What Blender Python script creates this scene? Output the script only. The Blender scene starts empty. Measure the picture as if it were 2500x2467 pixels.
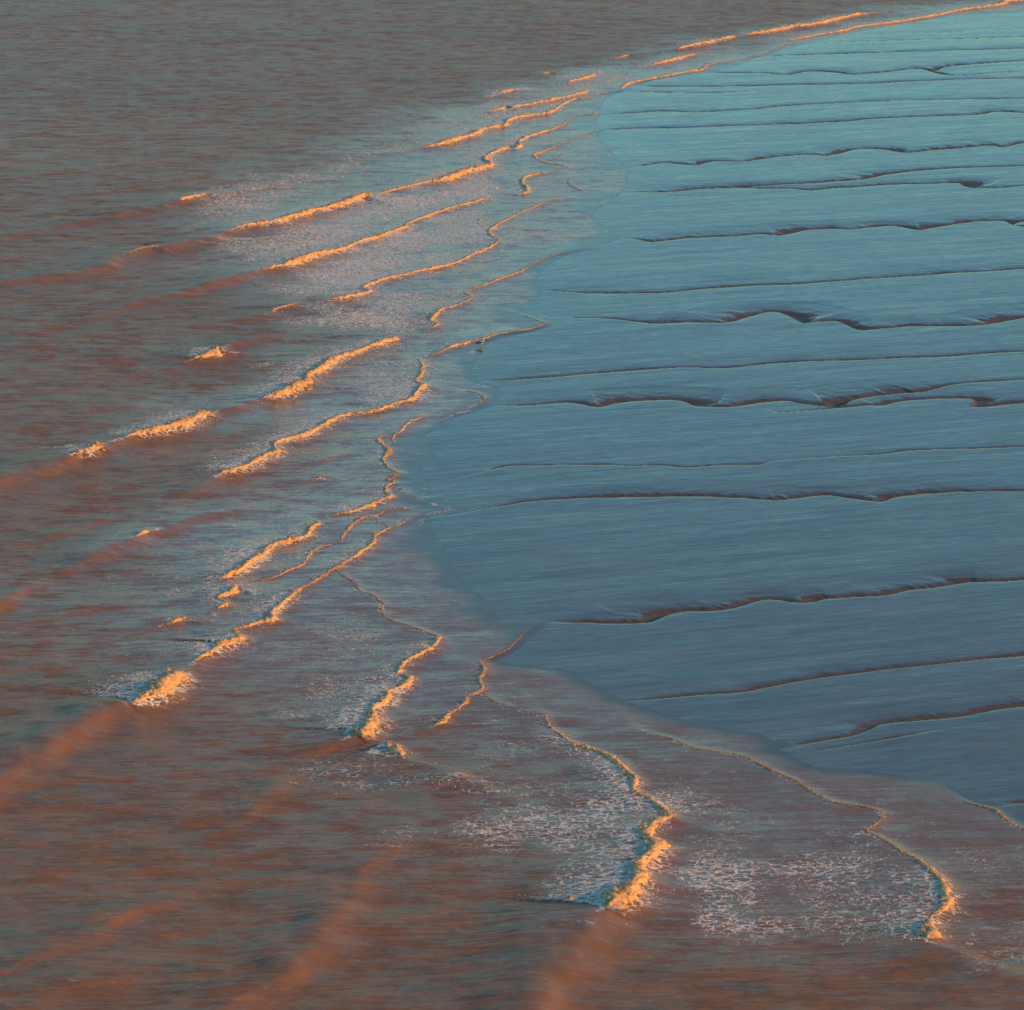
import bpy, math
import numpy as np
from mathutils import Vector

# ------------------------------------------------------------------ camera
S = bpy.context.scene
W_PX, H_PX = 2500.0, 2467.0            # size of the photograph, used only to survey ground points
CAM_H = 56.0                           # a low cliff above the shore
PITCH = math.radians(11.0)
VFOV = math.radians(12.0)
FPX = H_PX / 2 / math.tan(VFOV / 2)
cam_d = bpy.data.cameras.new('camera')
cam = bpy.data.objects.new('camera', cam_d)
S.collection.objects.link(cam)
cam.location = (0, 0, CAM_H)
cam.rotation_euler = (math.pi / 2 - PITCH, 0, 0)
cam_d.sensor_fit = 'HORIZONTAL'
cam_d.sensor_width = 36.0
cam_d.lens = 36.0 * FPX / W_PX
cam_d.clip_start = 1.0
cam_d.clip_end = 30000.0
cam_d.dof.use_dof = True
cam_d.dof.focus_distance = 330.0
cam_d.dof.aperture_fstop = 1.8
S.camera = cam

# ------------------------------------------------------------------ sky, sun, exposure
SUN_AZ = math.radians(104.0)            # clockwise from the view direction: from the right
SUN_EL = math.radians(15.0)
world = bpy.data.worlds.new('World')
S.world = world
world.use_nodes = True
wn = world.node_tree.nodes
wl = world.node_tree.links
bg = wn['Background']
sky = wn.new('ShaderNodeTexSky')
sky.sky_type = 'NISHITA'
sky.sun_disc = False
sky.sun_elevation = SUN_EL
sky.sun_rotation = SUN_AZ
sky.altitude = 0
sky.air_density = 1.0
sky.dust_density = 0.3
sky.ozone_density = 3.0
tint = wn.new('ShaderNodeMix')         # even white balance of the whole sky
tint.data_type = 'RGBA'
tint.blend_type = 'MULTIPLY'
tint.inputs[0].default_value = 1.0
tint.inputs[7].default_value = (0.67, 1.05, 1.0, 1)
wl.new(sky.outputs[0], tint.inputs[6])
wl.new(tint.outputs[2], bg.inputs['Color'])
bg.inputs['Strength'].default_value = 0.135

sun_d = bpy.data.lights.new('sun', 'SUN')
sun = bpy.data.objects.new('sun', sun_d)
S.collection.objects.link(sun)
sun_dir = Vector((math.sin(SUN_AZ) * math.cos(SUN_EL), math.cos(SUN_AZ) * math.cos(SUN_EL), math.sin(SUN_EL)))
sun.rotation_euler = sun_dir.to_track_quat('Z', 'Y').to_euler()
sun.location = (300, 0, 120)
sun_d.energy = 3.4
sun_d.angle = math.radians(0.5)
sun_d.color = (1.0, 0.395, 0.03)

S.view_settings.view_transform = 'Standard'
S.view_settings.look = 'None'
S.view_settings.exposure = 0.15
S.view_settings.gamma = 1.0
S.view_settings.use_curve_mapping = False

# ------------------------------------------------------------------ survey helpers
CP, SP = math.cos(PITCH), math.sin(PITCH)


def ground(px, py):
    """ground point (z = 0) under a surveyed point of the photograph; works on arrays"""
    a = (np.asarray(px, float) - W_PX / 2) / FPX
    b = -(np.asarray(py, float) - H_PX / 2) / FPX
    dy = CP + b * SP
    dz = -SP + b * CP
    t = CAM_H / -dz
    return a * t, dy * t


def px_per_m(py):
    b = -(np.asarray(py, float) - H_PX / 2) / FPX
    dz = -SP + b * CP
    return FPX / (CAM_H / -dz)


VIEWS = {  # surveyed close-ups: origin and enlargement
    'A': (0, 0, 1.5456), 'B': (1250, 0, 1.5456), 'C': (0, 620, 1.5456), 'D': (1250, 620, 1.5456),
    'E': (0, 1240, 1.5456), 'F': (1250, 1240, 1.5456), 'G': (0, 1850, 1.5456), 'H': (1250, 1850, 1.5456),
    'T': (0, 0, 0.7724), 'K': (600, 0, 1.7564), 'L': (700, 400, 2.1467), 'M': (500, 820, 2.415),
    'N': (500, 1200, 2.415), 'O': (1100, 1500, 1.38), 'Z': (800, 1480, 4.3325)}


def parse(txt):
    """'K 10,20,5,0.3 30,40 ...' -> array of px, py, foam thickness (px), swell height (m)"""
    out = []
    v = None
    for tok in txt.split():
        if tok in VIEWS:
            v = VIEWS[tok]
            continue
        q = [float(c) for c in tok.split(',')]
        q += [0.0] * (4 - len(q))
        out.append((v[0] + q[0] / v[2], v[1] + q[1] / v[2], q[2] / v[2], q[3]))
    return np.array(out)


def smooth_line(p, step=2.0):
    """Catmull-Rom through the points, resampled by distance in the first two columns"""
    if len(p) < 2:
        return p
    ext = np.vstack([2 * p[0] - p[1], p, 2 * p[-1] - p[-2]])
    ext[[0, -1], 2:] = p[[0, -1], 2:]
    out = []
    for i in range(1, len(ext) - 2):
        p0, p1, p2, p3 = ext[i - 1:i + 3]
        n = max(2, int(math.hypot(*(p2 - p1)[:2]) / step))
        t = (np.arange(n) / n)[:, None]
        c = 0.5 * (2 * p1 + (p2 - p0) * t + (2 * p0 - 5 * p1 + 4 * p2 - p3) * t ** 2 + (3 * p1 - p0 - 3 * p2 + p3) * t ** 3)
        c[:, 2:] = p1[2:] + (p2 - p1)[2:] * t
        out.append(c)
    out.append(p[-1:])
    r = np.vstack(out)
    r[:, 2:] = np.maximum(r[:, 2:], 0)
    return r


# ------------------------------------------------------------------ noise
def vnoise(x, y, seed=0):
    ix = np.floor(x).astype(np.int64)
    iy = np.floor(y).astype(np.int64)
    fx = x - ix
    fy = y - iy
    fx = fx * fx * fx * (fx * (fx * 6 - 15) + 10)
    fy = fy * fy * fy * (fy * (fy * 6 - 15) + 10)

    def h(a, b):
        n = (a * 374761393 + b * 668265263 + seed * 1442695041) & 0xFFFFFFFF
        n = ((n ^ (n >> 13)) * 1274126177) & 0xFFFFFFFF
        n = n ^ (n >> 16)
        n = (n * 2246822519) & 0xFFFFFFFF
        return (n ^ (n >> 15)) / 4294967295.0
    a = h(ix, iy)
    b = h(ix + 1, iy)
    c = h(ix, iy + 1)
    d = h(ix + 1, iy + 1)
    return (a + (b - a) * fx + (c - a) * fy + (a - b - c + d) * fx * fy) * 2 - 1


def fbm(x, y, oct=4, seed=0, gain=0.5):
    r = 0
    a = 1.0
    t = 0
    for i in range(oct):
        r = r + a * vnoise(x * 2.03 ** i + 17.3 * i, y * 2.03 ** i - 9.1 * i, seed + i * 7)
        t += a
        a *= gain
    return r / t


def sstep(x, a, b):
    t = np.clip((x - a) / (b - a), 0, 1)
    return t * t * (3 - 2 * t)


# ------------------------------------------------------------------ materials
def new_mat(name):
    m = bpy.data.materials.new(name)
    m.use_nodes = True
    nt = m.node_tree
    return m, nt.nodes, nt.links, nt.nodes['Principled BSDF']


def mapped_noise(n, l, scale, rot=0.0, detail=3.0, size=1.0, rough=0.55):
    tc = n.new('ShaderNodeTexCoord')
    mp = n.new('ShaderNodeMapping')
    mp.vector_type = 'TEXTURE'
    mp.inputs['Rotation'].default_value = (0, 0, rot)
    mp.inputs['Scale'].default_value = scale
    nz = n.new('ShaderNodeTexNoise')
    nz.inputs['Scale'].default_value = size
    nz.inputs['Detail'].default_value = detail
    nz.inputs['Roughness'].default_value = rough
    l.new(tc.outputs['Object'], mp.inputs['Vector'])
    l.new(mp.outputs['Vector'], nz.inputs['Vector'])
    return nz


def math_node(n, l, op, a, b=None):
    m = n.new('ShaderNodeMath')
    m.operation = op
    for i, v in enumerate((a, b)):
        if v is None:
            continue
        if isinstance(v, (int, float)):
            m.inputs[i].default_value = v
        else:
            l.new(v, m.inputs[i])
    return m.outputs[0]


def vmath(n, l, op, a, b=None):
    m = n.new('ShaderNodeVectorMath')
    m.operation = op
    for i, v in enumerate((a, b)):
        if v is None:
            continue
        if op == 'SCALE' and i == 1:
            if isinstance(v, (int, float)):
                m.inputs['Scale'].default_value = v
            else:
                l.new(v, m.inputs['Scale'])
        elif isinstance(v, (tuple, list)):
            m.inputs[i].default_value = v
        else:
            l.new(v, m.inputs[i])
    return m.outputs[0]


def ripple_normal(n, l, layers, gain=None):
    """tilts the normal by layers of noise: (noise node, tilt x, tilt y)"""
    tot = None
    for nz, sx, sy in layers:
        d = vmath(n, l, 'SUBTRACT', nz.outputs['Color'], (0.5, 0.5, 0.5))
        d = vmath(n, l, 'MULTIPLY', d, (sx, sy, 0.0))
        tot = d if tot is None else vmath(n, l, 'ADD', tot, d)
    if gain is not None:
        tot = vmath(n, l, 'SCALE', tot, gain)
    g = n.new('ShaderNodeNewGeometry')
    s = vmath(n, l, 'ADD', g.outputs['Normal'], tot)
    return vmath(n, l, 'NORMALIZE', s)


def mix_col(n, l, f, a, b):
    m = n.new('ShaderNodeMix')
    m.data_type = 'RGBA'
    for i, v in ((0, f), (6, a), (7, b)):
        if isinstance(v, (int, float, tuple)):
            m.inputs[i].default_value = v
        else:
            l.new(v, m.inputs[i])
    return m.outputs[2]


def make_sea_material():
    m, n, l, p = new_mat('silty_water')
    at = n.new('ShaderNodeAttribute')
    at.attribute_name = 'foam'
    rp = n.new('ShaderNodeAttribute')
    rp.attribute_name = 'ripple'
    # silt clouds in the water
    silt = mapped_noise(n, l, (40, 60, 10), 0.4, 4)
    cr = n.new('ShaderNodeValToRGB')
    cr.color_ramp.elements[0].position = 0.3
    cr.color_ramp.elements[0].color = (0.262, 0.140, 0.082, 1)
    cr.color_ramp.elements[1].position = 0.75
    cr.color_ramp.elements[1].color = (0.330, 0.177, 0.104, 1)
    l.new(silt.outputs['Fac'], cr.inputs['Fac'])
    # lacy foam: broken cells, denser where the surf left more of it
    warp = mapped_noise(n, l, (0.9, 0.9, 1), 0.0, 3)
    tc = n.new('ShaderNodeTexCoord')
    wv = vmath(n, l, 'SCALE', vmath(n, l, 'SUBTRACT', warp.outputs['Color'], (0.5, 0.5, 0.5)), 0.9)
    pos = vmath(n, l, 'MULTIPLY', vmath(n, l, 'ADD', tc.outputs['Object'], wv), (0.72, 1.0, 1.0))
    vo = n.new('ShaderNodeTexVoronoi')
    vo.feature = 'DISTANCE_TO_EDGE'
    vo.inputs['Scale'].default_value = 2.1
    vo.inputs['Randomness'].default_value = 1.0
    l.new(pos, vo.inputs['Vector'])
    lace = math_node(n, l, 'MULTIPLY', vo.outputs['Distance'], 3.0)
    fl = mapped_noise(n, l, (0.95, 0.65, 1), 0.1, 5, 1.0, 0.65)
    brk = mapped_noise(n, l, (5.0, 1.7, 1), 0.12, 3)
    # value small where foam
    v = math_node(n, l, 'ADD', math_node(n, l, 'MULTIPLY', fl.outputs['Fac'], 0.7), math_node(n, l, 'MULTIPLY', brk.outputs['Fac'], 0.62))
    v = math_node(n, l, 'ADD', v, lace)
    th = math_node(n, l, 'ADD', math_node(n, l, 'MULTIPLY', at.outputs['Fac'], 0.88), 0.50)
    dif = math_node(n, l, 'SUBTRACT', th, v)
    mr = n.new('ShaderNodeMapRange')
    mr.inputs[1].default_value = -0.07
    mr.inputs[2].default_value = 0.14
    l.new(dif, mr.inputs[0])
    fm = math_node(n, l, 'MULTIPLY', mr.outputs[0], 0.93)
    fi = n.new('ShaderNodeAttribute')
    fi.attribute_name = 'film'
    body = mix_col(n, l, fi.outputs['Fac'], (0.10, 0.079, 0.067, 1), cr.outputs[0])
    base = mix_col(n, l, fm, body, (0.92, 0.83, 0.71, 1))
    l.new(base, p.inputs['Base Color'])
    p.inputs['IOR'].default_value = 1.333
    ca = n.new('ShaderNodeAttribute')
    ca.attribute_name = 'calm'
    rg = math_node(n, l, 'MULTIPLY', rp.outputs['Fac'], fi.outputs['Fac'])
    sp = n.new('ShaderNodeMapRange')
    sp.inputs[3].default_value = 0.06
    sp.inputs[4].default_value = 0.45
    l.new(ca.outputs['Fac'], sp.inputs[0])
    l.new(sp.outputs[0], p.inputs['Specular IOR Level'])
    rw = n.new('ShaderNodeMapRange')
    rw.inputs[3].default_value = 0.28
    rw.inputs[4].default_value = 0.14
    l.new(ca.outputs['Fac'], rw.inputs[0])
    l.new(math_node(n, l, 'ADD', rw.outputs[0], math_node(n, l, 'MULTIPLY', fm, 0.4)), p.inputs['Roughness'])
    a = mapped_noise(n, l, (2.2, 0.32, 1), 0.05, 4)
    b = mapped_noise(n, l, (5.5, 2.2, 1), 0.12, 3)
    c = mapped_noise(n, l, (0.34, 0.08, 1), 0.0, 2)
    d = mapped_noise(n, l, (1.5, 1.9, 1), 0.1, 3)
    nrm = ripple_normal(n, l, [(a, 0.40, 0.85), (b, 0.30, 0.40), (c, 0.6, 0.8), (d, 0.34, 0.58)], math_node(n, l, 'ADD', rg, 0.04))
    fb = mapped_noise(n, l, (0.16, 0.16, 1), 0.0, 3)
    fd = vmath(n, l, 'MULTIPLY', vmath(n, l, 'SUBTRACT', fb.outputs['Color'], (0.5, 0.5, 0.5)), (3.2, 2.0, 0.0))
    nrm = vmath(n, l, 'NORMALIZE', vmath(n, l, 'ADD', nrm, vmath(n, l, 'SCALE', fd, fm)))
    l.new(nrm, p.inputs['Normal'])
    return m


def make_bank_material():
    m, n, l, p = new_mat('drained_bank_mud')
    nz = mapped_noise(n, l, (0.5, 0.3, 0.1), 0.4, 5, 1.0, 0.65)
    l.new(mix_col(n, l, nz.outputs['Fac'], (0.06, 0.040, 0.030, 1), (0.20, 0.122, 0.080, 1)), p.inputs['Base Color'])
    p.inputs['Roughness'].default_value = 0.5
    p.inputs['Specular IOR Level'].default_value = 0.3
    g = mapped_noise(n, l, (0.5, 0.25, 0.1), 0.3, 3)
    l.new(ripple_normal(n, l, [(g, 0.5, 0.4)]), p.inputs['Normal'])
    return m


def make_mud_material():
    m, n, l, p = new_mat('wet_mud')
    blot = mapped_noise(n, l, (9, 2.0, 1), 0.45, 5)
    cr = n.new('ShaderNodeValToRGB')
    cr.color_ramp.elements[0].position = 0.3
    cr.color_ramp.elements[0].color = (0.085, 0.068, 0.058, 1)
    cr.color_ramp.elements[1].position = 0.7
    cr.color_ramp.elements[1].color = (0.155, 0.122, 0.102, 1)
    l.new(blot.outputs['Fac'], cr.inputs['Fac'])
    l.new(cr.outputs[0], p.inputs['Base Color'])
    p.inputs['IOR'].default_value = 1.333
    wet = mapped_noise(n, l, (14, 2.5, 1), 0.42, 4)
    ro = n.new('ShaderNodeMapRange')
    ro.inputs[1].default_value = 0.35
    ro.inputs[2].default_value = 0.75
    ro.inputs[3].default_value = 0.05
    ro.inputs[4].default_value = 0.12
    l.new(wet.outputs['Fac'], ro.inputs[0])
    l.new(ro.outputs[0], p.inputs['Roughness'])
    a = mapped_noise(n, l, (4.0, 0.42, 1), 0.40, 4)
    b = mapped_noise(n, l, (16.0, 1.9, 1), 0.46, 3)
    c = mapped_noise(n, l, (0.9, 0.16, 1), 0.2, 3)
    nrm = ripple_normal(n, l, [(a, 0.04, 0.08), (b, 0.02, 0.04), (c, 0.07, 0.11)])
    l.new(nrm, p.inputs['Normal'])
    return m


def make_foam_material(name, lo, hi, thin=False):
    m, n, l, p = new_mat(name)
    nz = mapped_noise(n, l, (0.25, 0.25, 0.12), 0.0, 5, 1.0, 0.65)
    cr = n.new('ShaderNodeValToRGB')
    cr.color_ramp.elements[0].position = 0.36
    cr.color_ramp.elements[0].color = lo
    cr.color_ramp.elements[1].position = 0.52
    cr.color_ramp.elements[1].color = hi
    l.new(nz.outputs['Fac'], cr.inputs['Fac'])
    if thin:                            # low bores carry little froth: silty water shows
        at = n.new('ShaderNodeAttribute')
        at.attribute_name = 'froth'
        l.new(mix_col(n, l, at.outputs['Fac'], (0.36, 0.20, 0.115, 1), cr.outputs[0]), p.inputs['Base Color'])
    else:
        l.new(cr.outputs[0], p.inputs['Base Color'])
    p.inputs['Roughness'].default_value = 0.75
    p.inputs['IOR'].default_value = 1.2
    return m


def plain_mat(name, col, rough=0.6, spread=0.12, size=0.03):
    m, n, l, p = new_mat(name)
    nz = mapped_noise(n, l, (size, size, size), 0.0, 3)
    lo = tuple(c * (1 - spread) for c in col) + (1,)
    hi = tuple(min(1, c * (1 + spread)) for c in col) + (1,)
    l.new(mix_col(n, l, nz.outputs['Fac'], lo, hi), p.inputs['Base Color'])
    p.inputs['Roughness'].default_value = rough
    return m


M_SEA = make_sea_material()
M_MUD = make_mud_material()
M_BANK = make_bank_material()
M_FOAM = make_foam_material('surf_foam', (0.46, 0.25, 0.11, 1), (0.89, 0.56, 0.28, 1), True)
M_FROTH = make_foam_material('drifting_froth', (0.56, 0.47, 0.37, 1), (0.90, 0.80, 0.66, 1))

# ------------------------------------------------------------------ object helpers
COL = S.collection


def empty(name, loc):
    o = bpy.data.objects.new(name, None)
    o.empty_display_size = 0.5
    COL.objects.link(o)
    o.location = loc
    return o


def mesh_obj(name, verts, quads, mat, parent=None, tris=None, normals=None, attrs=None):
    me = bpy.data.meshes.new(name)
    verts = np.asarray(verts, np.float32)
    nq = 0 if quads is None else len(quads)
    ntr = 0 if tris is None else len(tris)
    me.vertices.add(len(verts))
    me.vertices.foreach_set('co', verts.ravel())
    loops = []
    if nq:
        loops.append(np.asarray(quads, np.int32).ravel())
    if ntr:
        loops.append(np.asarray(tris, np.int32).ravel())
    loops = np.concatenate(loops)
    me.loops.add(len(loops))
    me.loops.foreach_set('vertex_index', loops)
    st = np.concatenate([np.arange(nq, dtype=np.int32) * 4, nq * 4 + np.arange(ntr, dtype=np.int32) * 3])
    me.polygons.add(nq + ntr)
    me.polygons.foreach_set('loop_start', st)
    me.polygons.foreach_set('use_smooth', np.ones(nq + ntr, bool))
    me.update(calc_edges=True)
    for k, v in (attrs or {}).items():
        a = me.attributes.new(k, 'FLOAT', 'POINT')
        a.data.foreach_set('value', np.asarray(v, np.float32))
    if normals is not None:
        me.normals_split_custom_set_from_vertices(np.asarray(normals, np.float32))
    me.materials.append(mat)
    o = bpy.data.objects.new(name, me)
    COL.objects.link(o)
    if parent is not None:
        o.parent = parent
        o.matrix_parent_inverse = parent.matrix_basis.inverted()
    return o


# ------------------------------------------------------------------ surveyed lines
SHORE = parse('''T 1990,12 1931,22 1800,30 1640,55 1530,80 1430,105 1380,125 1300,140 1230,150 1150,178 1125,210
 1120,250 1150,290 1175,320 1175,345 1160,368 1112,405 1130,430 1160,450 1080,475 1020,505 1000,540 1010,560
 975,588 1022,610 960,632 905,650 890,675 878,715 930,735 915,765 840,790 800,815 790,838 812,862 782,890
 800,920 800,945 850,960 800,975 805,1005 830,1040 845,1080 890,1125 915,1145 930,1170 985,1172 1003,1180 960,1220
 O 130,155 200,178 380,195 440,235 540,290 620,315 750,360 900,390 1030,415 1100,470 1230,525 1480,550
 1640,582 1740,632 1932,705 2050,740''')

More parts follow.
